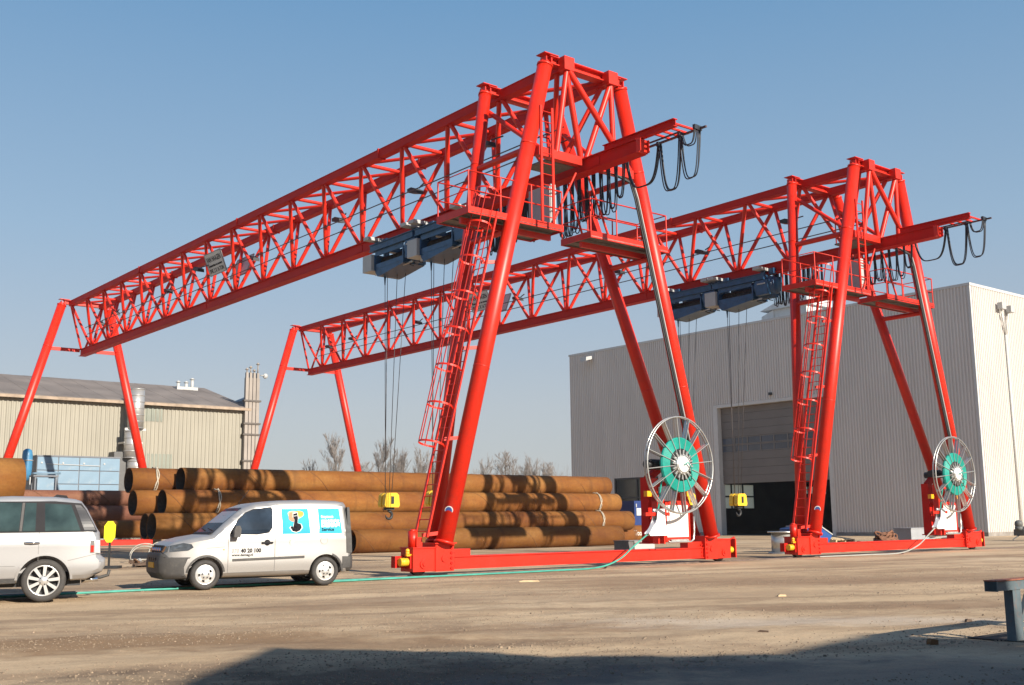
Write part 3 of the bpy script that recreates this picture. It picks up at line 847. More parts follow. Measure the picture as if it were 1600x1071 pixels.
    ladder((-1.68, -.62, ZP), (-1.68, -.62, 12.9), (1, 0, 0), .42)
    # cable duct down the right leg
    b = MB()
    pts = [(.9, -.45, 11.55), (legx(11.3)-.38, -.45, 11.35)] + [(legx(z)-.32, -.46, z) for z in (10.9, 8, 5, 2.6)]
    b.tube(pts, .045, 8); b.tube([(x-.07, y, z) for x, y, z in pts[1:]], .03, 6); bo = b.build('cable_duct', BLACK, c)
    b = MB(); b.tube([(x+.045, y-.035, z) for x, y, z in pts[1:]], .018, 8); b.build('white_conduit', LGREY, c)
    # cable reel ---------------------------------------------------------------
    RC = Vector((2.93, -1.00, 2.89)); RR = 1.40
    b = MB(); M = Matrix.Translation(RC)
    b.lathe([(.30,-.05),(.78,-.05),(.80,-.03),(.80,.03),(.78,.05),(.30,.05)], 48, M)
    for k in range(13):
        r = .40+k*.031; b.tube([(RC.x+r*cos(2*pi*j/48), RC.y-.055, RC.z+r*sin(2*pi*j/48)) for j in range(48)], .0155, 5, True)
    reel = b.build('cable_reel', TEAL, c)
    for yy in (-.05, .05):
        b = MB(); b.tube([(RC.x+RR*cos(2*pi*j/64), RC.y+yy, RC.z+RR*sin(2*pi*j/64)) for j in range(64)], .024, 8, True); b.build('reel_rim', GALV, reel)
        for k in range(16):
            a = 2*pi*(k+.25)/16
            d = Vector((cos(a), 0, sin(a)))
            member('spoke', RC+d*.30+Vector((0,yy*1.1,0)), RC+d*RR+Vector((0,yy,0)), .075, GALV, reel, h=.02)
    b = MB(); b.lathe([(0,-.075),(.47,-.075),(.47,.08),(0,.08)], 36, M); b.build('hub_recess', BLACK, reel)
    b = MB(); b.lathe([(0,-.17),(.27,-.17),(.29,-.15),(.29,-.09),(.31,-.09),(.31,.1),(0,.1)], 32, M); b.build('reel_hub', GALV, reel)
    for k in range(16):
        a = 2*pi*(k+.75)/16; d = Vector((cos(a), 0, sin(a))); member('hub_tooth', RC+d*.29+Vector((0,-.10,0)), RC+d*.43+Vector((0,-.10,0)), .075, GALV, reel, h=.04)
    b = MB(); b.lathe([(0,-.182),(.22,-.182),(.24,-.172),(0,-.172)], 24, M)
    for k in range(12):
        a = 2*pi*k/12; b.sphere((RC.x+.28*cos(a), RC.y-.175, RC.z+.28*sin(a)), .022, 6)
    b.build('hub_cap', OFFW, reel)
    b = MB(); b.tube([(RC.x-.02,RC.y-.19,RC.z-.02),(RC.x+.08,RC.y-.26,RC.z+.06),(RC.x+.2,RC.y-.25,RC.z-.05),(RC.x+.30,RC.y-.2,RC.z-.3),(RC.x+.36,RC.y-.1,RC.z-.45)], .02, 6); b.build('hub_cable', TEAL, reel)
    b = MB(); b.cyl((RC.x, RC.y+.1, RC.z), (RC.x, .20, RC.z), .12, n=16); b.cyl((RC.x-.75,RC.y+.45,RC.z+.02),(RC.x-.25,RC.y+.45,RC.z+.02), .15, n=16); b.cyl((RC.x-.95,RC.y+.45,RC.z+.02),(RC.x-.75,RC.y+.45,RC.z+.02), .12, n=16); b.build('reel_drive', BLACK, reel)
    # support column of the reel
    b = MB()
    b.box(2.40, 2.68, -.20, .10, .62, 2.55); b.box(2.32, 2.76, -.24, .14, .62, .66); b.bar((2.54,-.05,2.5),(3.1,-.05,2.85), .16, .2); b.bar((2.6,-.05,2.3),(3.9,-.05,2.45), .12, .14)
    b.build('reel_column', REDD, c)
    b = MB(); b.box(2.34, 2.40, -.62, -.40, .62, 2.50); b.box(2.58, 2.64, -.62, -.40, .62, 1.9); b.box(2.34,2.64,-.6,-.42,1.85,1.95); b.box(1.75, 2.75, -.72, -.60, 1.42, 1.52); b.bar((2.5,-.2,1.47),(2.3,-.7,1.47), .08)
    b.build('guide_column', RED, c)
    # white cable guide: a pair of horn-shaped cheeks
    cheek = [(x_+.12, z_) for x_, z_ in [(2.05, 1.62), (2.33, 1.62), (2.36, 1.2), (2.48, .93), (2.42, .86), (1.72, .86), (1.66, .93), (1.86, 1.08), (2.00, 1.32)]]
    b = MB(); b.prism(cheek, 'y', -.80, -.775); b.prism(cheek, 'y', -.62, -.595); b.prism([(x, z) for x, z in [(2.14,1.3),(2.18,1.3),(1.84,.9),(1.80,.92)]], 'y', -.775, -.62)
    b.build('cable_guide', simple('guide_white', (.72,.75,.76), .4, var=.05), c)
    # control cabinet
    b = MB(); b.box(2.92, 3.86, -.42, -.10, .80, 1.74); cab = b.build('control_cabinet', WHITE, c)
    b = MB(); b.box(2.86, 3.92, -.44, -.08, 1.74, 1.86); b.box(2.86, 3.92, -.44, -.08, .66, .80); b.box(3.86, 3.92, -.44, -.08, .80, 1.74); b.box(2.86,2.92,-.44,-.08,.80,1.74); b.build('cabinet_frame', RED, cab)
    b = MB(); b.tube([(2.88,-.5,.70),(2.92,-.52,.66),(3.84,-.52,.66),(3.96,-.52,.72),(4.0,-.52,.95),(4.0,-.52,1.40)], .03, 6); b.build('guard_rail', GALV, cab)
    b = MB(); b.cyl((3.0,-.48,.69),(3.75,-.48,.69), .05, n=8); b.build('cable_bundle', simple('bundle_grey',(.30,.29,.27),.6,var=.5,scale=20), cab)
    for x in (2.16, 3.86):
        b = MB(); b.box(x-.10, x+.08, -.5, -.36, 1.98, 2.14); b.sphere((x+.1,-.43,2.06), .07, 10); b.build('warning_lamp', AMBER, c)
    # supply cable: over the guide, down to the ground and away beside the rail
    b = MB(); b.tube([(2.31,-.94,2.75),(2.30,-.80,2.2),(2.31,-.70,1.7),(2.20,-.70,1.35),(2.0,-.70,1.05),(1.84,-.70,.92)], .028, 7); b.build('supply_cable', TEAL, c)
    return c
crane = make_crane()
bpy.context.view_layer.update()
crane2 = copy_tree(crane)
crane2.location = W(MT+15.255, 0)
crane2['label'] = 'farther red gantry crane standing before the grey hall door'

# ================================================================== HOISTS (local: y along the girder away from camera, z=0 at girder underside)
GB = 11.30
def make_hoist(label, t, s, hook_z):
    h = thing('rope_hoist', label, 'hoist', W(t, s, GB), TH, 'blue rope hoists under the crane girders')
    b = MB()
    b.box(-.62, -.50, -1.5, 1.25, -.28, -.08); b.box(-.66, -.46, -1.5, 1.25, -.08, -.05); b.box(-.66, -.46, -1.5, 1.25, -.31, -.28); b.box(.50, .62, -1.5, 1.15, -.30, -.06)
    for y in (-1.35, .95): b.box(-.60, .60, y-.12, y+.12, -.26, -.10)
    h_ = b.build('trolley_frame', HBLUE, h)
    for y in (-1.35, 1.05):
        b = MB()
        for sx in (-.30, .30):
            b = MB(); b.cyl((sx-.05, y, .11), (sx+.05, y, .11), .085, n=14); b.build('trolley_wheel', WIRE, h)
            b = MB(); b.box(sx*1.55-.02, sx*1.55+.02, y-.1, y+.1, -.2, .18); b.build('wheel_plate', HBLUE, h)
        b = MB(); b.box(-.92, -.24, y-.16, y+.16, .07, .19); b.build('wheel_cover', LGREY, h)
        b = MB(); b.box(-.30,-.12, y-.12-.3, y+.12-.3, -.06, .17); b.build('drive_motor', HBLUE, h)
    # drum frame
    b = MB()
    b.box(-.58, -.54, -.85, .95, -.50, -.32); b.box(-.58, -.54, -.85, .95, -.98, -.80)
    b.box(.30, .34, -.85, .95, -.98, -.62)
    for y in (-.88, .95): b.box(-.60, .36, y-.03, y+.03, -1.02, -.46); b.box(-.2, .0, y-.05, y+.05, -.46, -.26)
    b.prism([(-.85, -.98), (.95, -.98), (.95,-1.08), (.80, -1.26), (.62, -1.26), (-.85, -1.06)], 'x', -.57, .34)
    b.build('drum_frame', HBLUE, h)
    b = MB(); b.cyl((-.12,-.84,-.72),(-.12,.92,-.72), .24, n=24)
    for k in range(20): 
        y = -.78+k*.085; b.tube([(-.12+.25*cos(2*pi*j/20), y, -.72+.25*sin(2*pi*j/20)) for j in range(20)], .018, 4, True)
    b.build('rope_drum', DRUM, h)
    b = MB(); b.lathe([(0,-1.75),(.34,-1.75),(.40,-1.66),(.40,-1.15),(.46,-1.12),(.46,-.95),(0,-.95)], 24, Matrix.Translation((-.14,0,-.55))); b.box(-.66,-.45,-1.7,-1.1,-.95,-.35)
    b.cyl((-.1,-1.72,-.9),(-.1,-1.0,-.9), .16, n=14)
    b.build('gearbox', HBLUE, h)
    b = MB(); b.box(-.69,-.66,-1.6,-1.2,-.52,-.47); b.build('rating_plate', LGREY, h)
    b = MB(); b.box(-.70, .02, 1.02, 1.60, -1.02, -.42); b.build('control_box', LGREY, h)
    b = MB(); b.bar((-.4,-1.2,-1.05),(-.4,1.2,-1.12), .05); b.build('cable_tray', GALV, h)
    for k in range(3):
        b = MB(); y = -1.0-k*.28
        b.tube([(-.3, y+.13*cos(a), -1.02-.02-.15*abs(sin(a/2))**.7) for a in [2*pi*i/12 for i in range(12)]], .02, 5, True); b.build('cable_clip', CABLE, h)
    L0 = GB - hook_z
    for k, (x, y0, y1) in enumerate(((-.28, .75, .88), (-.05, .30, .78), (.12, .02, .72), (-.2, .71, .95))):
        b = MB(); b.tube([(x, y0, -1.2), (x*.4, y1, -L0+.42)], .012, 5); b.build('rope', WIRE, h)
    b = MB(); b.cyl((-.28,.75,-1.2),(-.28,.75,-1.55), .045, .02, n=8); b.build('rope_anchor', HBLUE, h)
    z = -L0
    HY = .83
    hb = MB()
    hb.prism([(-.27, z+.0), (.27, z+.0), (.31, z+.08), (.27, z+.42), (.18, z+.50), (-.18, z+.50), (-.27, z+.42), (-.31, z+.08)], 'y', HY-.23, HY-.04)
    hb.prism([(-.27, z+.0), (.27, z+.0), (.31, z+.08), (.27, z+.42), (.18, z+.50), (-.18, z+.50), (-.27, z+.42), (-.31, z+.08)], 'y', HY+.04, HY+.23)
    bo = hb.build('hook_block', YEL, h)
    b = MB()
    for y in (-.245, .235): b.box(-.055, .055, HY+y-.012, HY+y+.012, z+.12, z+.38); b.cyl((0,HY+y-.02,z+.25),(0,HY+y+.02,z+.25), .04, n=10)
    b.build('block_slot', BLACK, bo)
    b = MB(); b.box(-.16,.16,HY-.10,HY+.10,z-.10,z+.02)
    pts = []
    for i in range(17):
        a = radians(95 - i*17.5); pts.append((.13*cos(a)+.0, HY, z-.27+.13*sin(a)))
    pts = [(0,HY,z-.02)] + pts
    b.tube(pts, [.045,.045]+[.05]*8+[.045]*4+[.035,.03,.02,.012], 8)
    b.build('hook', BLACK, bo)
    return h
m1 = MT; m2 = MT+15.255
make_hoist('blue rope hoist with pale control box, leftmost under the nearer crane', m1, 9.2, 1.84)
make_hoist('blue rope hoist under the nearer crane, right beside its caged ladder', m1, 6.3, 1.84)
make_hoist('left blue rope hoist under the farther crane, touching the nearer crane right leg', m2, 9.0, 1.92)
make_hoist('right blue rope hoist under the farther crane, above the big door', m2, 6.2, 1.84)

# supply cables lying on the dirt
def gcable(name, label, pts, r, mat):
    b = MB()
    out = []
    P = [Vector(p) for p in pts]
    for i in range(len(P)-1):
        p0 = P[max(i-1,0)]; p1 = P[i]; p2 = P[i+1]; p3 = P[min(i+2,len(P)-1)]
        for k in range(8):
            t = k/8
            out.append(.5*((2*p1)+(-p0+p2)*t+(2*p0-5*p1+4*p2-p3)*t*t+(-p0+3*p1-3*p2+p3)*t**3))
    out.append(P[-1])
    b.tube(out, r, 6)
    return tag(b.build(name, mat), label, 'cable')
gcable('reel_cable', 'teal supply cable drooping from the nearer crane reel along the dirt to the vans',
       [W(m1+1.83,-.70,.91), W(m1+1.2,-.74,.58), W(m1+.5,-.85,.24), W(m1-.4,-.9,.05), W(m1-2,-.95,.035), W(m1-4,-.9,.03), W(m1-6.5,-.85,.03), W(m1-9.0,-.72,.02), W(m1-13,-.55,.02), W(m1-18,-.55,.02), W(m1-24,-.6,.02)], .025, TEALF)
gcable('reel_cable', 'second teal cable on the dirt beside the first, behind the white van',
       [W(m1-6.6,-.55,.02), W(m1-9,-.48,.02), W(m1-12,-.62,.02), W(m1-16,-.35,.02), W(m1-24,-.4,.02)], .022, TEALF)
gcable('reel_cable', 'pale cable slanting down from the farther crane reel to the dirt',
       [W(m2+1.83,-.70,.91), W(m2+1.2,-.74,.62), W(m2+.3,-.85,.28), W(m2-1.0,-.95,.06), W(m2-2.5,-.6,.03), W(m2-5,-.42,.03)], .024, GREYC)

# ================================================================== STEEL PIPES
def rust_material(name, c0, c1, c2, seam):
    m, nt, N, L, bs = new_mat(name)
    tc = N.new('ShaderNodeTexCoord')
    mp = N.new('ShaderNodeMapping'); mp.inputs['Scale'].default_value = (.35, 1, 1)
    oi = N.new('ShaderNodeObjectInfo')
    ad = N.new('ShaderNodeVectorMath'); ad.operation = 'ADD'
    sc_ = N.new('ShaderNodeMath'); sc_.operation = 'MULTIPLY'; sc_.inputs[1].default_value = 40
    L.new(oi.outputs['Random'], sc_.inputs[0]); L.new(tc.outputs['Object'], ad.inputs[0]); L.new(sc_.outputs[0], ad.inputs[1])
    L.new(ad.outputs[0], mp.inputs['Vector'])
    n1 = N.new('ShaderNodeTexNoise'); n1.inputs['Scale'].default_value = .9; n1.inputs['Detail'].default_value = 8; n1.inputs['Roughness'].default_value = .62
    L.new(mp.outputs[0], n1.inputs['Vector'])
    r1 = N.new('ShaderNodeValToRGB'); e = r1.color_ramp.elements
    e[0].position = .33; e[0].color = rgb(c0); e[1].position = .68; e[1].color = rgb(c2)
    q = e.new(.5); q.color = rgb(c1)
    L.new(n1.outputs['Fac'], r1.inputs['Fac'])
    n2 = N.new('ShaderNodeTexNoise'); n2.inputs['Scale'].default_value = 9; n2.inputs['Detail'].default_value = 8; n2.inputs['Roughness'].default_value = .75
    L.new(ad.outputs[0], n2.inputs['Vector'])
    r2 = N.new('ShaderNodeValToRGB'); r2.color_ramp.elements[0].position = .35; r2.color_ramp.elements[0].color = (.66,.62,.6,1); r2.color_ramp.elements[1].position = .62; r2.color_ramp.elements[1].color = (1.1,1.08,1.05,1)
    L.new(n2.outputs['Fac'], r2.inputs['Fac'])
    mx = N.new('ShaderNodeMixRGB'); mx.blend_type = 'MULTIPLY'; mx.inputs['Fac'].default_value = .5
    L.new(r1.outputs[0], mx.inputs[1]); L.new(r2.outputs[0], mx.inputs[2])
    # tide-mark streaks round the girth
    mp3 = N.new('ShaderNodeMapping'); mp3.inputs['Scale'].default_value = (2.2, .25, .25); L.new(ad.outputs[0], mp3.inputs['Vector'])
    n4 = N.new('ShaderNodeTexNoise'); n4.inputs['Scale'].default_value = 1.2; n4.inputs['Detail'].default_value = 6; L.new(mp3.outputs[0], n4.inputs['Vector'])
    r4 = N.new('ShaderNodeValToRGB'); r4.color_ramp.elements[0].position = .54; r4.color_ramp.elements[0].color = (0,0,0,1); r4.color_ramp.elements[1].position = .70; r4.color_ramp.elements[1].color = (.38,.38,.38,1)
    L.new(n4.outputs['Fac'], r4.inputs['Fac'])
    m4 = N.new('ShaderNodeMixRGB'); m4.inputs[2].default_value = (.065,.030,.014,1)
    L.new(r4.outputs[0], m4.inputs['Fac']); L.new(mx.outputs[0], m4.inputs[1])
    hv = N.new('ShaderNodeHueSaturation'); L.new(m4.outputs[0], hv.inputs['Color'])
    v1 = N.new('ShaderNodeMapRange'); v1.inputs['To Min'].default_value = .80; v1.inputs['To Max'].default_value = 1.22; L.new(oi.outputs['Random'], v1.inputs['Value']); L.new(v1.outputs[0], hv.inputs['Value'])
    v2 = N.new('ShaderNodeMapRange'); v2.inputs['To Min'].default_value = .488; v2.inputs['To Max'].default_value = .508; L.new(n1.outputs['Fac'], v2.inputs['Value']); L.new(v2.outputs[0], hv.inputs['Hue'])
    L.new(hv.outputs[0], bs.inputs['Base Color'])
    bs.inputs['Roughness'].default_value = .8; bs.inputs['Specular IOR Level'].default_value = .25
    bp = N.new('ShaderNodeBump'); bp.inputs['Strength'].default_value = .25; bp.inputs['Distance'].default_value = .02
    L.new(n2.outputs['Fac'], bp.inputs['Height']); L.new(bp.outputs[0], bs.inputs['Normal'])
    return m
RUST = rust_material('rusty_pipe', (.135, .049, .011), (.190, .077, .0165), (.235, .108, .029), 1)
RUST2 = rust_material('pink_rusty_pipe', (.11, .045, .029), (.155, .066, .040), (.19, .092, .055), 1)
RUST3 = rust_material('dull_rusty_pipe', (.085, .040, .017), (.13, .061, .025), (.17, .090, .042), 1)
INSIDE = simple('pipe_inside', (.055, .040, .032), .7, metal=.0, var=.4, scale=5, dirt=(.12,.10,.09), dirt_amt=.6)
def pipe(label, t0, t1, s, z, r, mat, group='rusty steel pipes stacked in the yard', seam=3.1):
    """spiral welded tube lying along the rails"""
    Ln = t1-t0
    o = thing('steel_pipe', label, 'steel pipe', W(t0, s, z), TH, group)
    b = MB(); n = 44
    xs = [0, .02, Ln-.02, Ln]
    vs = []; fs = []
    segs = max(8, int(Ln/1.0))
    for i in range(segs+1):
        x = Ln*i/segs
        for k in range(n): a = 2*pi*k/n; vs.append((x, r*cos(a), r*sin(a)))
    for i in range(segs):
        for k in range(n): fs.append((i*n+k, (i+1)*n+k, (i+1)*n+(k+1)%n, i*n+(k+1)%n))
    b.add(vs, fs, True)
    rim = [];
    for x in (0, Ln):
        for rr_ in (r, r-.025):
            for k in range(n): a = 2*pi*k/n; rim.append((x, rr_*cos(a), rr_*sin(a)))
    rf = []
    for g in (0, 2):
        for k in range(n): rf.append((g*n+k, g*n+(k+1)%n, (g+1)*n+(k+1)%n, (g+1)*n+k))
    b.add(rim, rf)
    b.build('shell', mat, o)
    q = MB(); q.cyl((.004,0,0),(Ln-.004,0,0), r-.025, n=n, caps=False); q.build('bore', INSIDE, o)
    sw = MB(); pts = []
    turns = Ln/seam; ph = random.uniform(0, 6)
    for i in range(int(turns*36)+1):
        x = i/36*seam
        if x > Ln-.01: break
        a = ph + 2*pi*i/36; pts.append((x+.005, (r-.002)*cos(a), (r-.002)*sin(a)))
    sw.tube(pts, .016, 4); sw.build('weld_seam', RUST3 if mat is not RUST3 else INSIDE, o)
    return o
PR = .51
S0 = 19.1
ROWZ = [.51, 1.27, 2.20, 3.11]
pipe('bottom front pipe of the big stack, open end right of the white van', 8.9, 25.1, S0, ROWZ[0], PR, RUST)
pipe('bottom rear pipe with a white paint mark at its right end', 9.3, 28.3, S0+1.04, ROWZ[0], PR, RUST)
pipe('third bottom pipe deep in the big stack', 9.0, 27.0, S0+2.08, ROWZ[0], PR, RUST3)
pipe('front pipe of the second row up, open dark end behind the van bonnet', .27, 26.4, S0+.5, ROWZ[1], PR, RUST)
pipe('rear pipe of the second row up, dark end lowest at the left', .40, 25.6, S0+1.54, ROWZ[1], PR, RUST3)
pipe('front pipe of the third row up, with a rope sling above the van roof', .85, 25.95, S0+1.0, ROWZ[2], PR, RUST)
pipe('rear pipe of the third row up, dark end sticking out left', .06, 25.1, S0+2.04, ROWZ[2], PR, RUST)
pipe('topmost front pipe of the big stack, pinkish at its right end', 1.78, 25.75, S0+1.5, ROWZ[3], PR, RUST)
pipe('topmost rear pipe with a frayed rope sling near its dark left end', .04, 24.4, S0+2.54, ROWZ[3], PR, RUST)
# paint mark on the lowest row
mk = lettering('paint_mark', 'Voorne', .42, OFFW, None, Matrix.Identity(4), .004)
PIPEOBJ = [o for o in bpy.data.objects if o.get('label', '').startswith('bottom rear pipe')][0]
for v in mk.data.vertices:
    x, y, zz = v.co; a = (y-.10)/PR + .12
    rr_ = PR+.004+zz
    v.co = (17.6+x*.75, -rr_*cos(a), rr_*sin(a))
mk.parent = PIPEOBJ
# rope slings
SLING = simple('sling_rope', (.42, .37, .29), .9, var=.35, scale=12)
def sling(label, t, s, z, r):
    o = thing('rope_sling', label, 'sling', W(t, s, z), TH)
    b = MB()
    for w in range(2):
        pts = []
        for i in range(41):
            a = 2*pi*i/40
            pts.append((.05*sin(a*3+w*pi)+.06*sin(a), (r+.02+.02*sin(a*9+w*pi))*cos(a), (r+.02+.02*cos(a*9+w*pi))*sin(a)))
        b.tube(pts[:-1], .028, 5, True)
    b.build('rope', SLING, o)
sling('frayed rope sling round the topmost rear pipe near its left end', 1.04, S0+2.54, ROWZ[3], PR+.012)
sling('rope sling round the third row pipe above the van windscreen', 3.06, S0+1.0, ROWZ[2], PR+.012)
sling('dark rope sling round the third row pipe near its right end', 24.4, S0+1.0, ROWZ[2], PR+.012)
sling('short rope sling round the second row pipe near its right end', 24.1, S0+.5, ROWZ[1], PR+.012)
TIMB = simple('timber', (.20, .14, .09), .85, var=.3, scale=5, bump=.3)
# pipes beyond, to the left of the stack
pipe('pinkish rusty pipe uppermost of the rear left group, behind the silver car', -18.0, 7.2, 36.0, 2.72, .42, RUST2, 'reddish pipes behind the cars')
pipe('pinkish rusty pipe in the middle of the rear left group', -2.0, 7.3, 35.4, 1.92, .42, RUST2, 'reddish pipes behind the cars')
pipe('orange pipe lowest of the rear left group above the red base beam', -1.0, 8.0, 33.5, 1.12, .44, RUST, 'reddish pipes behind the cars')
pipe('short buff ended pipe beside the yellow marker', -6.5, 1.2, 30.0, 1.35, .52, RUST3, 'reddish pipes behind the cars')
pipe('thick orange pipe high at the left edge of the yard', -16.0, -5.95, 15.0, 2.77, .74, RUST, 'thick pipes at the left edge')
pipe('thick orange pipe on the ground under the high one, behind the silver car', -16.0, -6.1, 14.25, .74, .74, RUST, 'thick pipes at the left edge')
pipe('rear thick pipe on the ground behind the silver car', -16.0, -6.3, 15.8, .74, .74, RUST, 'thick pipes at the left edge')
def bearer(label, t, s, z0, z1, half):
    b = MB(); b.box(0, .22, -half, half, 0, z1-z0)
    o = b.build('timber_bearer', TIMB); o.matrix_world = Matrix.Translation(W(t, s, z0)) @ Matrix.Rotation(TH, 4, 'Z')
    return tag(o, label, 'timber')
bearer('timber bearer under the high thick pipe, left one', -15, 15, 1.48, 2.03, 1.4)
bearer('timber bearer under the high thick pipe, right one', -7.5, 15, 1.48, 2.03, 1.4)
bearer('dark timber under the rear left pipes, near the yellow marker', .2, 33.2, 0, .68, 1.0)
bearer('dark timber under the rear left pipes, behind the stack', 6.0, 33.5, 0, .68, .6)

# ================================================================== VEHICLES (local x from nose to tail, visible flank at -y)
class Car:
    def __init__(s, label, name, cat, outline, width, plan, tumble, rocker_r, loc, rz, wheels, wr, tw, group=None):
        s.o = thing(name, label, cat, loc, rz, group)
        s.out = outline; s.hw = width/2; s.plan = plan; s.tum = tumble
        s.wheels = wheels; s.wr = wr; s.tw = tw
    def interp(s, tab, x):
        if x <= tab[0][0]: return tab[0][1]
        for (a, fa), (b, fb) in zip(tab[:-1], tab[1:]):
            if x <= b: 
                t = (x-a)/(b-a); t = t*t*(3-2*t) if len(tab) > 3 else t
                return fa+(fb-fa)*t
        return tab[-1][1]
    def k(s, x, z): return s.interp(s.plan, x)*s.interp(s.tum, z)
    def y(s, x, z): return s.hw*s.k(x, z)
    def section_solid(s, poly, inset=((0, .10), (.05, .03), (.10, .008), (.16, 0)), half=None, grow=0.0):
        """flank polygon swept across the car with rounded shoulders, then bent to plan and tumblehome"""
        half = half or s.hw
        n = len(poly); P = [Vector((p[0], 0, p[1])) for p in poly]
        area = sum(P[i].x*P[(i+1)%n].z - P[(i+1)%n].x*P[i].z for i in range(n))
        sgn = 1 if area > 0 else -1
        nrm = []
        for i in range(n):
            d1 = (P[i]-P[i-1]).normalized(); d2 = (P[(i+1)%n]-P[i]).normalized()
            d = (d1+d2).normalized() if (d1+d2).length > 1e-4 else d1
            nrm.append(Vector((-d.z, 0, d.x))*sgn)     # inward
        bm = bmesh.new(); rings = []
        stations = [(-half + a, i_) for a, i_ in inset] + [(half - a, i_) for a, i_ in inset[::-1]]
        for yy, ins in stations:
            rings.append([bm.verts.new((P[i]+nrm[i]*(ins-grow)) + Vector((0, yy, 0))) for i in range(n)])
        for a, b in zip(rings[:-1], rings[1:]):
            for i in range(n): bm.faces.new((a[i], a[(i+1)%n], b[(i+1)%n], b[i]))
        bm.faces.new(rings[0]); bm.faces.new(rings[-1][::-1])
        xs = [p[0] for p in poly]; zs = [p[1] for p in poly]
        for z in [.05*i for i in range(int(min(zs)/.05)+1, int(max(zs)/.05)+1)]:
            bmesh.ops.bisect_plane(bm, geom=bm.verts[:]+bm.edges[:]+bm.faces[:], plane_co=(0,0,z), plane_no=(0,0,1))
        for x in [.2*i for i in range(int(min(xs)/.2)+1, int(max(xs)/.2)+1)]:
            bmesh.ops.bisect_plane(bm, geom=bm.verts[:]+bm.edges[:]+bm.faces[:], plane_co=(x,0,0), plane_no=(1,0,0))
        for v in bm.verts: v.co.y *= s.k(v.co.x, v.co.z)
        bmesh.ops.recalc_face_normals(bm, faces=bm.faces)
        return bm
    def finish(s, bm, name, mat, parent=None, angle=32, cut_wheels=False, cr=None):
        me = bpy.data.meshes.new(name); bm.to_mesh(me); bm.free()
        me.materials.append(mat)
        o = link(name, me, parent or s.o)
        if cut_wheels:
            c = MB()
            for wx in s.wheels:
                c.cyl((wx, -2, s.wr), (wx, -s.hw+.34, s.wr), cr or s.wr+.07, n=40); c.cyl((wx, s.hw-.34, s.wr), (wx, 2, s.wr), cr or s.wr+.07, n=40)
            co = link('cutter', c.mesh('cutter', BLACK))
            co.parent = parent or s.o
            md = o.modifiers.new('b', 'BOOLEAN'); md.operation = 'DIFFERENCE'; md.object = co; md.solver = 'EXACT'
            bpy.context.view_layer.update()
            dg = bpy.context.evaluated_depsgraph_get()
            nm = bpy.data.meshes.new_from_object(o.evaluated_get(dg))
            o.modifiers.clear(); o.data = nm
            bpy.data.objects.remove(co)
        me = o.data
        me.polygons.foreach_set('use_smooth', [True]*len(me.polygons))
        bm = bmesh.new(); bm.from_mesh(me)
        for e in bm.edges:
            if len(e.link_faces) == 2 and e.calc_face_angle(0) > radians(angle): e.smooth = False
        bm.to_mesh(me); bm.free()
        return o
    def flank(s, name, poly, mat, out=.006, thick=.03, parent=None, both=True, side=-1):
        """panel, pane or trim following the flank; poly in (x, z)"""
        bm = bmesh.new()
        f = bm.faces.new([bm.verts.new((p[0], 0, p[1])) for p in poly])
        bmesh.ops.triangulate(bm, faces=[f])
        zs = [p[1] for p in poly]; xs = [p[0] for p in poly]
        for z in [.05*i for i in range(int(min(zs)/.05)+1, int(max(zs)/.05)+1)]:
            bmesh.ops.bisect_plane(bm, geom=bm.verts[:]+bm.edges[:]+bm.faces[:], plane_co=(0,0,z), plane_no=(0,0,1))
        for x in [.2*i for i in range(int(min(xs)/.2)+1, int(max(xs)/.2)+1)]:
            bmesh.ops.bisect_plane(bm, geom=bm.verts[:]+bm.edges[:]+bm.faces[:], plane_co=(x,0,0), plane_no=(1,0,0))
        ex = bmesh.ops.extrude_face_region(bm, geom=bm.faces[:])
        ev = [g for g in ex['geom'] if isinstance(g, bmesh.types.BMVert)]
        es = set(ev)
        for v in bm.verts: v.co.y = side*(s.y(v.co.x, v.co.z) + (out if v in es else out-thick))
        bmesh.ops.recalc_face_normals(bm, faces=bm.faces)
        me = bpy.data.meshes.new(name); bm.to_mesh(me); bm.free(); me.materials.append(mat)
        return link(name, me, parent or s.o)
    def across(s, name, a, b, w0, w1, mat, out=.008, thick=.03, parent=None, round_=.0):
        """panel across the car lying on the outline segment a-b; w0,w1 fractions of half width at a and b"""
        a = Vector((a[0],0,a[1])); b = Vector((b[0],0,b[1])); d = (b-a).normalized(); nn = Vector((-d.z,0,d.x))
        if nn.z < -.05: nn = -nn
        if abs(nn.z) <= .05 and nn.x > 0: nn = nn
        return a, b, nn
    def wheel(s, x, side, make_rim, R=None):
        R = R or s.wr
        yo = side*(s.hw*s.interp(s.plan, x) - .02)
        M = Matrix.Translation((x, yo, R)) @ (Matrix.Identity(4) if side < 0 else Matrix.Rotation(pi, 4, 'Z'))
        w = s.tw
        b = MB(); rr = R*.70
        b.lathe([(rr,.0+.02),(rr+.015,.0),(R-.05,-.002),(R-.018,.012),(R,.045),(R,w-.045),(R-.02,w-.01),(rr,w),(rr-.02,w-.02)], 44, M)
        for k in range(3):
            pass
        t = b.build('wheel', BLACKTYRE, s.o)
        make_rim(t, M, rr, w)
        return t
BLACKTYRE = simple('tyre_rubber', (.045, .042, .040), .8, var=.25, scale=6, dirt=(.12,.10,.08), dirt_amt=.35)
SILVER = simple('silver_car_paint', (.40, .40, .405), .36, metal=.5, var=.02, scale=1, coat=.5)
VANW = simple('van_silver_white', (.40, .39, .38), .38, metal=.6, var=.02, scale=1, coat=.3, dirt=(.42,.38,.32), dirt_amt=.10)
VGREY = simple('van_grey_plastic', (.050, .048, .047), .6, var=.12, scale=4, bump=.1, dirt=(.2,.18,.15), dirt_amt=.25)
GLASS = simple('car_glass', (.030, .050, .050), .03, var=.5, scale=2.2, spec=.5)
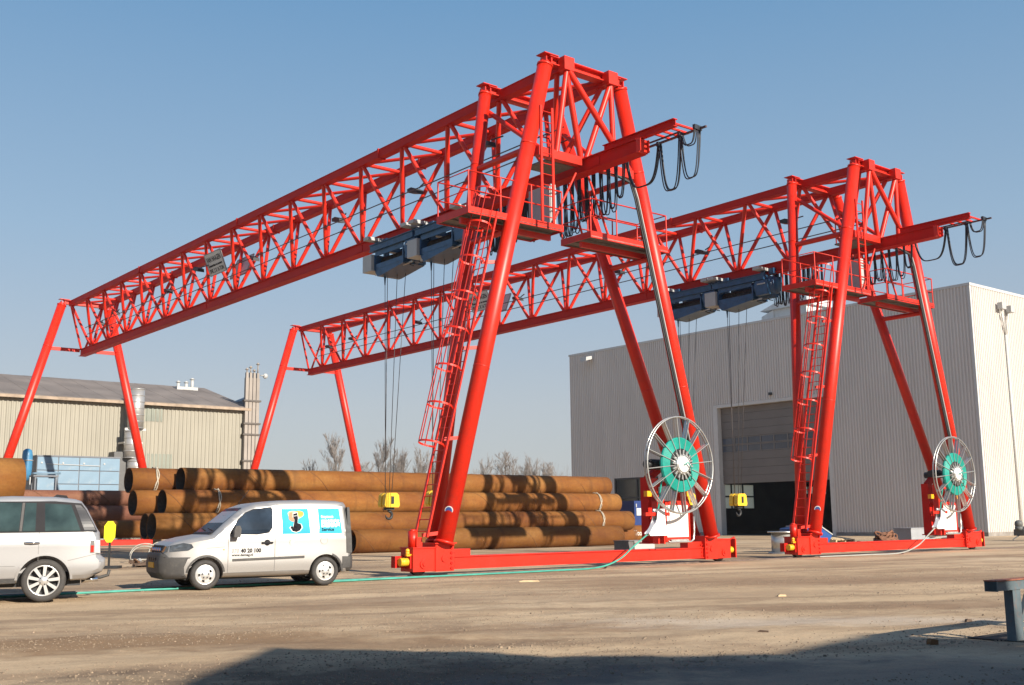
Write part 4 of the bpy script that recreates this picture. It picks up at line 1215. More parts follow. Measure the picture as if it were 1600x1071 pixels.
GLASSB = simple('car_glass_blue', (.022, .034, .052), .03, var=.5, scale=2.2, spec=.45)
ALLOY = simple('alloy', (.62, .62, .61), .32, metal=.6, var=.06)
CHROME = simple('chrome', (.75,.75,.75), .12, metal=1.0, var=.02)
SEAM = simple('panel_gap', (.16, .155, .15), .8, var=.1)
LAMP = simple('headlamp_glass', (.12, .14, .165), .06, metal=.5, var=.3, scale=9, spec=.9)
TAILR = simple('tail_lamp_red', (.45, .03, .02), .15, var=.1)
PLATE = simple('plate_yellow', (.70, .36, .03), .5, var=.05)
PILL = simple('pillar_black', (.022, .021, .024), .6, var=.1, spec=.12)
# --- the van ------------------------------------------------------------------
vx = Vector((.875, .485, 0)).normalized(); v_rz = math.atan2(vx.y, vx.x)
fw = Vector((-6.32, 23.05, 0))
vperp = Vector((-vx.y, vx.x, 0))
vloc = fw - vx*.86 + vperp*.835
van_out = [(.10,.24),(.02,.36),(-.01,.55),(.03,.68),(.05,.80),(.10,.90),(.22,.975),(.55,1.055),(.97,1.12),(1.22,1.34),(1.50,1.575),(1.64,1.665),(1.90,1.755),(2.4,1.81),(3.1,1.825),(3.75,1.80),(3.98,1.77),(4.04,1.70),(4.09,1.30),(4.13,.95),(4.15,.60),(4.12,.34),(4.0,.25),(2.5,.23)]
def VT(p): return [(x if x < 3.5 else 3.5+(x-3.5)*.83, z) for x, z in p]
van_out = VT(van_out)
van = Car('silver white service van with blue window stickers, parked in front of the pipe stack', 'service_van', 'van', van_out, 1.72,
          [(-.01,.80),(.25,.93),(.7,1.0),(3.4,1.0),(4.15,.96)], [(.2,.965),(.55,1.0),(1.0,.99),(1.12,.975),(1.80,.82)], 0, vloc, v_rz, (.86, 3.425), .302, .20)
vb = van.finish(van.section_solid(van_out), 'body', VANW, cut_wheels=True, cr=.36)
# bumpers
fb_poly = [(.07,.235),(-.03,.36),(-.045,.55),(-.02,.70),(.0,.745),(.10,.75),(.62,.69),(.56,.60),(.50,.45),(.50,.235)]
van.finish(van.section_solid(fb_poly, grow=.012, half=.87), 'front_bumper', VGREY)
rb_poly = VT([(3.80,.66),(4.16,.66),(4.19,.56),(4.19,.36),(4.10,.28),(3.80,.30)])
van.finish(van.section_solid(rb_poly, grow=.010, half=.87), 'rear_bumper', VGREY)
# flank details
for sd in (-1, 1):
    arc = [(.86+.40*cos(a), .302+.40*sin(a)) for a in [radians(8+164*i/16) for i in range(17)]] + [(.86+.365*cos(a), .302+.365*sin(a)) for a in [radians(172-164*i/16) for i in range(17)]]
    van.flank('arch_trim', arc, VGREY, .008, .03, side=sd)
    arc2 = [(3.425+.40*cos(a), .302+.40*sin(a)) for a in [radians(-2+70*i/10) for i in range(11)]] + [(3.425+.365*cos(a), .302+.365*sin(a)) for a in [radians(68-70*i/10) for i in range(11)]]
    van.flank('arch_trim', arc2, VGREY, .008, .03, side=sd)
    van.flank('side_strip', [(1.40,.565),(2.94,.597),(2.94,.642),(1.40,.61)], VGREY, .020, .03, side=sd)
    # door glass with its rubber
    gl = [(1.36,1.13),(1.40,1.22),(1.53,1.42),(1.68,1.55),(1.84,1.615),(2.21,1.655),(2.245,1.62),(2.23,1.25),(2.15,1.15),(1.92,1.115)]
    cx = sum(p[0] for p in gl)/len(gl); cz = sum(p[1] for p in gl)/len(gl)
    van.flank('window_seal', [(cx+(p[0]-cx)*1.05, cz+(p[1]-cz)*1.07) for p in gl], PILL, .004, .03, side=sd)
    van.flank('door_glass', gl, GLASSB, .009, .03, side=sd)
    # door gaps
    for name, pl in (('front', [(1.30,.33),(1.312,.33),(1.315,1.12),(1.303,1.12)]), ('mid', [(2.285,.34),(2.296,.34),(2.312,1.70),(2.30,1.70)]), ('sill', [(1.31,.325),(2.95,.335),(2.95,.345),(1.31,.335)])):
        van.flank('door_gap', pl, SEAM, .003, .02, side=sd)
    van.flank('hood_gap', [(.86,.835),(1.24,.855),(1.24,.862),(.86,.842)], SEAM, .003, .02, side=sd)
    van.flank('door_gap', [(2.35,1.715),(3.85,1.70),(3.85,1.708),(2.35,1.723)], SEAM, .003, .02, side=sd)
    # recessed rear side panels framed by a raised lip
    for x0, x1 in ((2.43, 3.09), (3.25, 3.80)):
        x1t = x1-.02
        fr = [(x0-.045,1.10),(x0-.03,1.075),(x1+.03,1.075),(x1+.05,1.10),(x1t+.02,1.64),(x1t+.0,1.665),(x0-.01,1.665),(x0-.03,1.64)]
        van.flank('window_frame', fr, VANW, .010, .03, side=sd)
# window stickers
CYAN = simple('sticker_cyan', (.05, .36, .50), .75, var=.12, scale=1.2, spec=.08)
st1 = van.flank('hook_sticker', [(2.46,1.10),(3.07,1.10),(3.04,1.635),(2.445,1.635)], CYAN, .014, .004)
st2 = van.flank('text_sticker', [(3.27,1.10),(3.79,1.10),(3.75,1.635),(3.26,1.635)], CYAN, .014, .004)
def flank_poly(name, poly, mat, out, parent): return van.flank(name, poly, mat, out, .003, parent=parent)
def blob(cx, cz, rx, rz, n=18, ph=0.0, wob=.12):
    return [(cx+rx*(1+wob*sin(3*a+ph))*cos(a), cz+rz*(1+wob*cos(2*a+ph))*sin(a)) for a in [2*pi*i/n for i in range(n)]]
flank_poly('sticker_glow', blob(2.75,1.505,.175,.085,20,1.), simple('sticker_cream',(.62,.50,.30),.8,var=.1,spec=.05), .0155, st1)
flank_poly('sticker_glow', blob(2.68,1.46,.085,.095,18,2.), simple('sticker_salmon',(.62,.24,.15),.8,var=.15,spec=.05), .017, st1)
flank_poly('sticker_glow', blob(2.84,1.525,.09,.07,18,.4), simple('sticker_orange',(.66,.34,.08),.8,var=.2,spec=.05), .017, st1)
HK = [(2.90,1.53),(2.99,1.545),(3.0,1.44),(2.965,1.41),(2.975,1.33),(3.05,1.31),(3.075,1.24),(3.03,1.17),(2.95,1.14),(2.87,1.16),(2.82,1.235),(2.85,1.27),(2.90,1.235),(2.96,1.225),(3.0,1.25),(2.965,1.285),(2.915,1.30),(2.92,1.41),(2.895,1.44)]
HK = [(x-.195, z) for x, z in HK]
hx = sum(p[0] for p in HK)/len(HK); hz = sum(p[1] for p in HK)/len(HK)
flank_poly('sticker_outline', [(hx+(p[0]-hx)*1.16, hz+(p[1]-hz)*1.06) for p in HK], WHITE, .0185, st1)
flank_poly('sticker_hook', HK, INK, .020, st1)
flank_poly('sticker_band', [(2.715,1.465),(2.79,1.48),(2.79,1.50),(2.715,1.487)], INKG, .0215, st1)
def van_text(txt, size, x, z, mat, parent, width, out, bold=.0):
    me = text_mesh(txt, size, bold)
    xs = [v.co.x for v in me.vertices]; k_ = width/(max(xs)-min(xs)); mn = min(xs)
    for v in me.vertices:
        X = x+(v.co.x-mn)*k_; Z = z+v.co.y; e = v.co.z
        v.co = (X, -(van.y(X, Z)+out+e), Z)
    me.materials.clear(); me.materials.append(mat)
    return link('lettering', me, parent)
van_text('Competence in', .075, 3.32, 1.435, WHITE, st2, .28, .019, .004); van_text('crane technology', .075, 3.32, 1.355, WHITE, st2, .42, .019, .004)
van_text('DEMAG', .125, 3.32, 1.245, WHITE, st2, .42, .019, .010); van_text('Service', .10, 3.325, 1.155, INK, st2, .28, .019, .002)
van_text('070', .115, 1.385, .735, INKG, van.o, .15, .006); van_text('40 20 100', .115, 1.57, .735, INK, van.o, .43, .006, .004)
van_text('www.demag.nl', .07, 1.385, .665, INK, van.o, .44, .006, .001)
van.flank('round_badge', [(2.66+.055*cos(a), .93+.065*sin(a)) for a in [2*pi*i/16 for i in range(16)]], simple('badge_green',(.45,.52,.47),.5,var=.5,scale=20), .006, .005)
van.flank('filler_flap', [(3.38+.085*cos(a), .955+.085*sin(a)) for a in [2*pi*i/20 for i in range(20)]], SEAM, .003, .01)
van.flank('filler_flap', [(3.38+.078*cos(a), .955+.078*sin(a)) for a in [2*pi*i/20 for i in range(20)]], VANW, .006, .01)
van.flank('side_repeater', [(1.20,.79),(1.235,.79),(1.235,.82),(1.20,.82)], simple('repeater',(.5,.3,.15),.3), .008, .01)
for sd in (-1, 1):
    y = lambda x, z: sd*(van.y(x, z))
    b = MB(); b.lathe([(0,-.028),(.04,-.026),(.062,-.01),(.065,.02)], 20, Matrix.Translation((2.13, y(2.13,.93), .93)) @ Matrix.Scale(1 if sd < 0 else -1, 4, (0,1,0)))
    b.box(2.01, 2.25, min(y(2.1,.93), y(2.1,.93)+sd*.035), max(y(2.1,.93), y(2.1,.93)+sd*.035), .91, .945); b.build('door_handle', PILL, van.o)
    b = MB(); yy = y(1.42,1.1)
    b.prism([(1.38,1.05),(1.51,1.05),(1.525,1.22),(1.49,1.29),(1.41,1.28),(1.38,1.20)], 'y', min(yy+sd*.04, yy+sd*.20), max(yy+sd*.04, yy+sd*.20)); b.bar((1.40,yy-sd*.05,1.09),(1.43,yy+sd*.08,1.11),.08,.05)
    b.build('mirror', VGREY, van.o)
# windscreen
def cross_panel(car, name, a, b, fa, fb, mat, out=.006, thick=.02, parent=None, seg=8, crown=0.0):
    """sheet across the car lying on the outline between two (x,z) points, widths as fractions of the local half width"""
    m = MB(); A = Vector((a[0],0,a[1])); B = Vector((b[0],0,b[1])); d = (B-A).normalized(); nn = Vector((-d.z,0,d.x))
    vs = []
    for o_ in (out, out-thick):
        for P_, f_ in ((A, fa), (B, fb)):
            w = car.y(P_.x, P_.z)*f_
            for i in range(seg+1):
                t = -1+2*i/seg
                vs.append(P_ + nn*o_ + Vector((crown*t*t*(1 if d.x > 0 else 1), w*t, 0)))
    n = seg+1; fs = []
    for i in range(seg):
        fs += [(i, i+1, n+i+1, n+i), (2*n+i, 3*n+i, 3*n+i+1, 2*n+i+1), (i, 2*n+i, 2*n+i+1, i+1), (n+i, n+i+1, 3*n+i+1, 3*n+i)]
    fs += [(0, n, 3*n, 2*n), (seg, 2*n+seg, 3*n+seg, n+seg)]
    m.add(vs, fs)
    return m.build(name, mat, parent or car.o)
cross_panel(van, 'windscreen', (1.00,1.145), (1.62,1.652), .88, .86, simple('windscreen_glass', (.018,.026,.040), .05, var=.5, scale=2, spec=.22), .012)
MATS['windscreen_glass'].node_tree.nodes['Principled BSDF'].inputs['IOR'].default_value = 1.08
cross_panel(van, 'scuttle', (.93,1.115), (1.01,1.153), .86, .88, PILL, .012)
b = MB(); b.bar((1.03,-.62,1.19),(1.10,.05,1.235),.02,.02); b.bar((1.03,.0,1.19),(1.10,.6,1.235),.02,.02); b.build('wiper', PILL, van.o)
b = MB(); b.box(1.42,1.46,-.12,.12,1.44,1.51); b.build('rear_view_mirror', PILL, van.o)
cross_panel(van, 'grille', (.040,.765), (.098,.90), .70, .70, PILL, .016)
for k in range(5):
    b = MB(); b.prism([(-.40+k*.185,.80),(-.30+k*.185,.80),(-.35+k*.185,.86)], 'x', .024, .05); b.build('grille_fin', CHROME, van.o)
b = MB()
for k in range(4):
    b = MB(); b.box(-.060, -.03, -.36+k*.20, -.22+k*.20, .595, .66); b.build('air_intake', BLACK, van.o)
b = MB(); b.box(-.070, -.045, -.26, .26, .455, .565); pl_ = b.build('number_plate', PLATE, van.o)
for sd in (-1, 1):
    hl = [(.14,.775),(.50,.80),(.60,.86),(.56,.925),(.40,.955),(.16,.905)]
    van.flank('headlight', hl, LAMP, .010, .05, side=sd)
    w0 = van.y(.08,.85)
    b = MB(); b.prism([(.035,.78),(.30,.78),(.30,.93),(.09,.89)], 'y', *sorted((sd*w0*.70, sd*w0*1.0))); b.build('headlight', LAMP, van.o)
    b = MB(); b.prism(VT([(4.06,1.66),(4.135,1.0),(4.15,.70),(4.02,.70),(4.0,1.66)]), 'y', *sorted((sd*van.y(4.0,1.3)*.86, sd*(van.y(4.0,1.2)+.004)))) ; b.build('rear_corner', VGREY, van.o)
    van.flank('rear_corner', VT([(3.985,.68),(4.135,.68),(4.10,1.25),(4.05,1.66),(3.955,1.66),(3.985,1.25)]), VGREY, .012, .03, side=sd)
b = MB(); b.tube([(1.75,.0,1.735),(1.72,.0,1.76),(1.95,.0,2.05)], .006, 5); b.build('aerial', PILL, van.o)
def steel_rim(t, M, rr, w):
    b = MB(); b.lathe([(rr-.002,.03),(rr-.02,.006),(rr-.045,.020),(rr-.05,w)], 40, M); b.build('rim', ALLOY, t)
    b = MB(); b.lathe([(rr-.045,.09),(0,.09)], 32, M); b.build('wheel_well', BLACK, t)
    # pressed cover with five broad spokes
    b = MB()
    prof = []
    n = 60
    vs = []; fs = []
    for j, (fr, dy) in enumerate(((0,-.012),(.30,-.010),(.42,.002),(.60,.012),(.80,.004),(.96,.012))):
        for k in range(n):
            a = 2*pi*k/n; vs.append(M @ Vector(((rr-.03)*fr*cos(a), dy, (rr-.03)*fr*sin(a))))
    for j in range(5):
        for k in range(n):
            ph = (k % 12)
            if j == 3 and 4 <= ph <= 7: continue
            fs.append((j*n+k, (j+1)*n+k, (j+1)*n+(k+1)%n, j*n+(k+1)%n))
    b.add(vs, fs, True); b.build('wheel_trim', ALLOY, t)
    b = MB()
    for k in range(5): 
        a = 2*pi*k/5+.3; b.add([M @ Vector(p) for p in [(.062*cos(a)+.016*cos(q), -.016, .062*sin(a)+.016*sin(q)) for q in [2*pi*i/8 for i in range(8)]]], [tuple(range(8))])
    b.build('bolt', BLACK, t)
for x in van.wheels:
    for sd in (-1, 1): van.wheel(x, sd, steel_rim)
b = MB(); b.box(.5, 3.8, -.6, .6, .20, .40); b.build('underbody', BLACK, van.o)

# the tail is drawn long and drawn in here
def T(p): return [(x if x < 4.0 else 4.0+(x-4.0)*.80, z) for x, z in p]
# --- the estate car at the left edge --------------------------------------------
cx_ = Vector((cos(radians(24)), sin(radians(24)), 0)); cperp = Vector((-cx_.y, cx_.x, 0))
rwp = Vector((-8.33, 19.95, 0))
suv_out = [(.12,.34),(.02,.45),(-.02,.65),(.0,.95),(.10,1.05),(.30,1.10),(1.45,1.19),(1.95,1.58),(2.25,1.77),(2.6,1.835),(3.2,1.86),(3.9,1.845),(4.30,1.805),(4.44,1.77),(4.58,1.62),(4.80,1.27),(4.86,1.20),(4.885,1.05),(4.90,.80),(4.97,.74),(4.985,.62),(4.95,.50),(4.60,.36),(3.0,.32)]
suv_out = T(suv_out)
suv = Car('silver off road estate car cut by the left edge, parked nose left', 'silver_car', 'car', suv_out, 1.98,
          [(-.02,.84),(.4,.95),(1.0,1.0),(4.1,1.0),(4.99,.94)], [(.3,.955),(.62,1.0),(1.0,.995),(1.20,.965),(1.84,.80)], 0, rwp - cx_*3.78 + cperp*.96, radians(24), (.90, 3.78), .372, .26)
suv.finish(suv.section_solid(suv_out), 'body', SILVER, cut_wheels=True, cr=.44)
for sd in (-1, 1):
    suv.flank('pillar_band', T([(1.55,1.215),(4.80,1.215),(4.55,1.60),(4.44,1.725),(3.9,1.765),(2.6,1.76),(2.3,1.715),(1.98,1.52)]), PILL, .007, .02, side=sd)
    suv.flank('front_glass', T([(1.75,1.235),(2.70,1.235),(2.72,1.735),(2.45,1.73),(2.10,1.57)]), GLASS, .008, .02, side=sd)
    suv.flank('rear_glass', T([(2.86,1.235),(3.33,1.235),(3.36,1.74),(2.88,1.745)]), GLASS, .008, .02, side=sd)
    suv.flank('rear_glass', T([(3.39,1.235),(3.60,1.235),(3.60,1.735),(3.42,1.738)]), GLASS, .008, .02, side=sd)
    suv.flank('window_bar', T([(3.34,1.235),(3.38,1.235),(3.41,1.738),(3.37,1.74)]), VGREY, .010, .02, side=sd)
    suv.flank('quarter_glass', T([(3.76,1.235),(4.44,1.235),(4.22,1.70),(3.74,1.728)]), GLASS, .008, .02, side=sd)
    suv.flank('corner_glass', T([(4.52,1.235),(4.77,1.235),(4.53,1.60),(4.42,1.69),(4.30,1.70)]), simple('dark_corner_glass',(.02,.022,.03),.35,var=.2,spec=.2), .014, .02, side=sd)
    for pl in ([(3.665,.72),(3.672,.72),(3.672,1.215),(3.665,1.215)], [(2.77,.42),(2.777,.42),(2.777,1.215),(2.77,1.215)], [(2.78,1.045),(4.86,1.045),(4.86,1.051),(2.78,1.051)], [(4.20,.705),(4.88,.83),(4.88,.838),(4.20,.713)], [(1.3,.63),(3.3,.63),(3.3,.637),(1.3,.637)]):
        suv.flank('door_gap', T(pl), SEAM, .002, .02, side=sd)
    suv.flank('sill_trim', T([(1.32,.34),(3.32,.34),(3.32,.42),(1.32,.42)]), VGREY, .006, .03, side=sd)
    suv.flank('tail_lamp', T([(4.66,.835),(4.745,.835),(4.745,1.06),(4.66,1.06)]), SEAM, .004, .02, side=sd)
    suv.flank('tail_lamp', T([(4.755,.835),(4.875,.835),(4.86,1.06),(4.755,1.06)]), simple('lamp_clear',(.50,.50,.50),.15,var=.2,scale=12), .006, .02, side=sd)
    suv.flank('tail_lamp', T([(4.67,.85),(4.735,.85),(4.735,.97),(4.67,.97)]), TAILR, .009, .02, side=sd)
    y0 = sd*suv.y(3.5,1.02)
    b = MB(); b.tube([(3.44,y0,1.03),(3.46,y0+sd*.035,1.035),(3.56,y0+sd*.05,1.035),(3.66,y0+sd*.035,1.035),(3.68,y0,1.03)], .018, 8); b.build('door_handle', CHROME, suv.o)
    arc = [(3.78+.475*cos(a), .372+.475*sin(a)) for a in [radians(2+176*i/18) for i in range(19)]] + [(3.78+.435*cos(a), .372+.435*sin(a)) for a in [radians(178-176*i/18) for i in range(19)]]
    suv.flank('arch_lip', arc, SILVER, .012, .03, side=sd)
suv.finish(suv.section_solid(T([(4.22,.50),(4.93,.50),(5.0,.60),(5.0,.72),(4.93,.77),(4.22,.63)]), grow=.006, half=.98), 'rear_bumper', SILVER)
suv.finish(suv.section_solid(T([(4.22,.36),(4.60,.36),(4.93,.49),(4.22,.49)]), grow=.004, half=.96), 'bumper_skirt', VGREY)
cross_panel(suv, 'windscreen', (1.50,1.225), (2.22,1.755), .86, .84, GLASS, .012)
cross_panel(suv, 'tail_glass', (4.64,1.25), (4.40,1.70), .82, .80, GLASS, .012, -.02)
b = MB(); b.prism([(3.86,1.835),(3.95,1.905),(4.12,1.885),(4.18,1.80)], 'y', -.05, .05); b.build('aerial_fin', PILL, suv.o)
b = MB(); b.tube([(4.4,.0,.40),(4.78,.0,.36),(4.92,.0,.40),(4.94,0,.50)], .03, 8); b.box(4.3,4.4,-.3,.3,.36,.42); b.build('tow_hook', VGREY, suv.o)
b = MB(); b.cyl((4.42,-.62,.34),(4.70,-.64,.36), .045, n=12); b.build('exhaust', CHROME, suv.o)
b = MB(); b.box(.5, 4.4, -.7, .7, .26, .5); b.build('underbody', BLACK, suv.o)
def spoke_rim(t, M, rr, w):
    rr += .015
    b = MB(); b.lathe([(rr-.002,.02),(rr-.012,.002),(rr-.03,.014),(rr-.035,w)], 44, M); b.build('rim', ALLOY, t)
    b = MB(); b.lathe([(rr-.03,.13),(0,.12)], 32, M); b.build('brake_disc', BLACK, t)
    b = MB()
    for k in range(9):
        a = 2*pi*(k+.15)/9; u = Vector((cos(a),0,sin(a))); q = Vector((-sin(a),0,cos(a)))
        A = [u*.06+q*.022, u*.06-q*.022, u*(rr-.025)-q*.030, u*(rr-.025)+q*.030]
        vs = [M @ (p+Vector((0,.004,0))) for p in A] + [M @ (p+Vector((0,.05,0))) for p in A]
        b.add(vs, [(0,1,2,3),(7,6,5,4),(0,4,5,1),(1,5,6,2),(2,6,7,3),(3,7,4,0)])
    b.build('spoke_set', ALLOY, t)
    b = MB(); b.lathe([(0,-.012),(.045,-.010),(.055,.0),(.085,.004),(.085,.05)], 24, M); b.build('hub_cap', ALLOY, t)
    b = MB()
    for k in range(5):
        a = 2*pi*k/5; b.add([M @ Vector(p) for p in [(.066*cos(a)+.012*cos(q), -.004, .066*sin(a)+.012*sin(q)) for q in [2*pi*i/8 for i in range(8)]]], [tuple(range(8))])
    b.build('wheel_bolt', BLACK, t)
for x in suv.wheels:
    for sd in (-1, 1): suv.wheel(x, sd, spoke_rim)

# ================================================================== SMALL THINGS ON THE YARD
def at(t, s, z=0): return W(t, s, z)
# yellow marker plate on a short foot
o = thing('marker_plate', 'bright yellow long octagonal plate on a dark foot behind the silver car', 'marker', W(-4.0, 12.0), TH-.55)
b = MB(); b.prism([(-.17,.93),(-.08,.80),(.06,.80),(.16,.95),(.17,1.33),(.08,1.45),(-.07,1.45),(-.17,1.30)], 'y', -.02, .02); b.build('plate', YEL2, o)
b = MB(); b.bar((0,.05,0),(0,.05,1.3),.06); b.box(-.35,.35,-.25,.3,0,.08); b.build('foot', BLACK, o)
# scrap near the marker
SCRAP = simple('scrap_steel', (.10, .065, .045), .8, var=.4, scale=8)
def heap(name, label, cat, loc, n, size, mat, seed, flat=.5, rz=0, mats=None):
    rr = random.Random(seed); o = thing(name, label, cat, loc, rz)
    for i in range(n):
        b = MB(); p = Vector((rr.uniform(-1,1)*size, rr.uniform(-1,1)*size*.5, .05+rr.random()*size*flat)); d = Vector((rr.uniform(-1,1), rr.uniform(-1,1), rr.uniform(-.25,.25)))*size*rr.uniform(.3,.8)
        q = p+d; q.z = max(.04, q.z)
        b.bar(p, q, rr.uniform(.04,.16), rr.uniform(.03,.10)); b.build('scrap_bar', (mats or [mat])[i % len(mats or [mat])], o)
    return o
heap('scrap_heap', 'low dark heap of scrap bars below the yellow marker', 'scrap', W(-2.6, 12.4), 26, .55, SCRAP, 2, .25, TH, [SCRAP, RUST3, simple('scrap_grey',(.3,.3,.3),.6), SCRAP])
heap('scrap_bar_pile', 'flat dark steel lengths on the dirt left of the van nose', 'scrap', W(-1.0, 12.2), 12, 1.6, SCRAP, 5, .08, TH)
o = thing('steel_offcut', 'rusty channel offcut lying alone left of the van nose', 'offcut', W(-4.2, 4.6), TH-.9)
b = MB(); b.box(0,.9,0,.2,0,.03); b.box(0,.9,0,.03,.03,.11); b.box(0,.9,.17,.2,.03,.11); b.build('channel', RUST3, o)
o = thing('wire_coil', 'tangle of pale cable loops in front of the stacked pipes, behind the van bonnet', 'cable coil', W(-.2, 16.4), TH)
rr = random.Random(9)
b = MB()
for i in range(9):
    a0 = rr.uniform(-.5,.5); r_ = rr.uniform(.5,.9); cx0 = rr.uniform(-1.2,1.2)
    b.tube([(cx0+r_*cos(a), .3*sin(a)+a0*.4, .12+ (.55+a0*.3)*max(0,sin(a))*1.0) for a in [2*pi*k/28 for k in range(28)]], .022, 5, True)
b.build('loops', simple('coil_grey',(.35,.33,.28),.6,var=.3), o)
# concrete block and box behind the first crane base
b = MB(); b.box(0,.40,0,.5,0,.62); b.box(-.03,.43,-.03,.53,.62,.65); o = b.build('steel_block', simple('dark_steel_block',(.13,.12,.12),.7,var=.2)); o.location = W(9.6, 3.0); o.rotation_euler = (0,0,TH); tag(o, 'dark grey steel block behind the nearer crane base beam', 'block')
o = thing('grey_bin', 'pale grey box beside the dark block behind the nearer base beam', 'box', W(10.04, 3.0), TH)
b = MB(); b.box(0,.95,0,.8,0,.56); b.build('shell', LGREY, o); b = MB(); b.box(-.04,.99,-.04,.84,.56,.64); b.build('lid', GALV, o)
o = thing('blue_cabinet', 'dark blue upright cabinet with a white notice beside the office window', 'cabinet', W(28.5, 21.2), TH)
b = MB(); b.box(0,1.6,0,1.2,0,2.36); b.build('shell', simple('navy_panel',(.012,.035,.15),.5,var=.1), o)
b = MB(); b.box(.15,.60,-.03,0,1.55,1.95) ; b.build('notice', OFFW, o)
b = MB(); b.box(.10,.16,-.04,0,2.0,2.2); b.build('handle', LGREY, o)

# clutter behind the farther crane base
o = thing('cable_drum', 'bright metal drum standing just behind the farther crane left leg', 'drum', W(18.1, 3.2), TH)
b = MB(); b.cyl((0,0,.05),(0,0,.78),.42,n=28); b.build('barrel', GALV, o)
b = MB(); b.cyl((0,0,.78),(0,0,.83),.55,n=28); b.cyl((0,0,0),(0,0,.05),.55,n=28); b.build('flange', GALV, o)
o = thing('tipping_skip', 'blue tipping skip with pale lid behind the farther crane base', 'skip', W(19.6, 3.6), TH)
BL = simple('skip_blue', (.020,.075,.26), .45, var=.15, dirt=(.08,.08,.1), dirt_amt=.4)
b = MB(); b.prism([(-.2,.15),(.9,.15),(1.35,.62),(.55,.98),(-.35,.92)], 'y', -.6, .6); b.build('tub', BL, o)
b = MB(); b.prism([(.58,.99),(1.36,.64),(1.38,.68),(.60,1.03)], 'y', -.62, .62); b.box(.1,.7,-.64,.64,.98,1.02); b.build('lid', LGREY, o)
b = MB(); b.box(-.2,1.0,-.55,-.4,0,.15); b.box(-.2,1.0,.4,.55,0,.15); b.build('runner', BLACK, o)
WOOD = simple('pale_wood', (.50,.38,.23), .8, var=.2, scale=6, bump=.2)
def pallet(label, loc, rz, tilt):
    o = thing('wooden_pallet', label, 'pallet', loc, rz, 'wooden pallets behind the farther crane')
    o.rotation_euler = (tilt, 0, rz)
    bm_ = MB(); bm_.box(0,1.5,0,.13,.12,.145); me = bm_.mesh('board', WOOD)
    for i in range(7): link('board', me, o, Matrix.Translation((0, i*.178, 0)))
    b2 = MB(); b2.box(0,.10,0,1.2,.0,.12); m2_ = b2.mesh('bearer', WOOD)
    for x in (0, .7, 1.4): link('bearer', m2_, o, Matrix.Translation((x,0,0)))
    return o
pallet('lower wooden pallet of the small pile beside the blue skip', W(21.2,3.2,0), TH+.05, 0)
pallet('middle wooden pallet of the small pile beside the blue skip', W(21.15,3.25,.15), TH-.06, .0)
pallet('topmost wooden pallet of the small pile, propped at a tilt', W(21.3,3.1,.31), TH+.1, .14)
heap('timber_heap', 'loose timber offcuts lying left of the pallet pile', 'timber', W(20.6,2.6), 10, .6, WOOD, 11, .2, TH)
heap('scrap_tangle', 'dark rusty scrap tangle right of the pallets', 'scrap', W(25.3-1.0,3.4), 26, .8, SCRAP, 12, .35, TH, [SCRAP, RUST3])
o = thing('rust_coil', 'brown coil of rusty chain and wire behind the farther base beam', 'coil', W(25.6,3.6), TH)
b = MB(); rr = random.Random(4)
for i in range(16):
    r_ = rr.uniform(.3,.75); tz = rr.uniform(.1,.5)
    b.tube([(r_*cos(a), .4*r_*sin(a)+rr.uniform(-.05,.05), tz+.32*max(0,sin(a+i))*.9) for a in [2*pi*k/22 for k in range(22)]], .045, 5, True)
b.build('loops', simple('rust_coil_brown',(.17,.075,.04),.8,var=.4,scale=9), o)
b = MB(); b.box(0,1.1,0,.8,0,.8); b.box(-.03,1.13,-.03,.83,.8,.84); o = b.build('grey_crate', simple('crate_grey',(.30,.31,.33),.6,var=.1)); o.location = W(27.2,3.4); o.rotation_euler=(0,0,TH); tag(o, 'grey crate behind the farther base beam, left of the white guide', 'crate')
heap('debris_heap', 'pale debris and offcuts right of the farther crane base', 'debris', W(34.0,7.5), 30, 1.5, WOOD, 15, .18, TH, [WOOD, SCRAP, LGREY, simple('debris_blue',(.3,.36,.42),.7)])
b = MB(); b.box(0,2.0,0,.8,0,.45); o = b.build('concrete_slab', simple('tan_block',(.40,.30,.20),.85,var=.15)); o.location=W(37.6,7.6); o.rotation_euler=(0,0,TH-.3); tag(o,'tan block lying by the white end wall','block')
o = thing('dark_compressor', 'dark wheeled machine at the right edge by the white wall', 'machine', W(41.0,5.6), TH-.3)
o.scale = (.5, .5, .5)
DK = simple('dark_machine', (.10,.10,.095), .6, var=.2)
b = MB(); b.box(0,3.0,-.7,.7,.55,1.15); b.prism([(0,1.15),(3,1.15),(2.9,1.5),(.5,1.5)], 'y', -.65,.65); b.build('housing', DK, o)
b = MB(); b.sphere((.05,0,1.75),.42,16); b.cyl((.05,0,1.1),(.05,0,1.5),.4,n=16); b.build('filter_pot', DK, o)
for x in (.55, 2.5):
    b = MB(); b.cyl((x,-.8,.3),(x,-.6,.3),.3,n=18); b.build('wheel', BLACK, o)
b = MB(); b.bar((0,0,.6),(-.9,0,.15),.1); b.build('drawbar', DK, o)

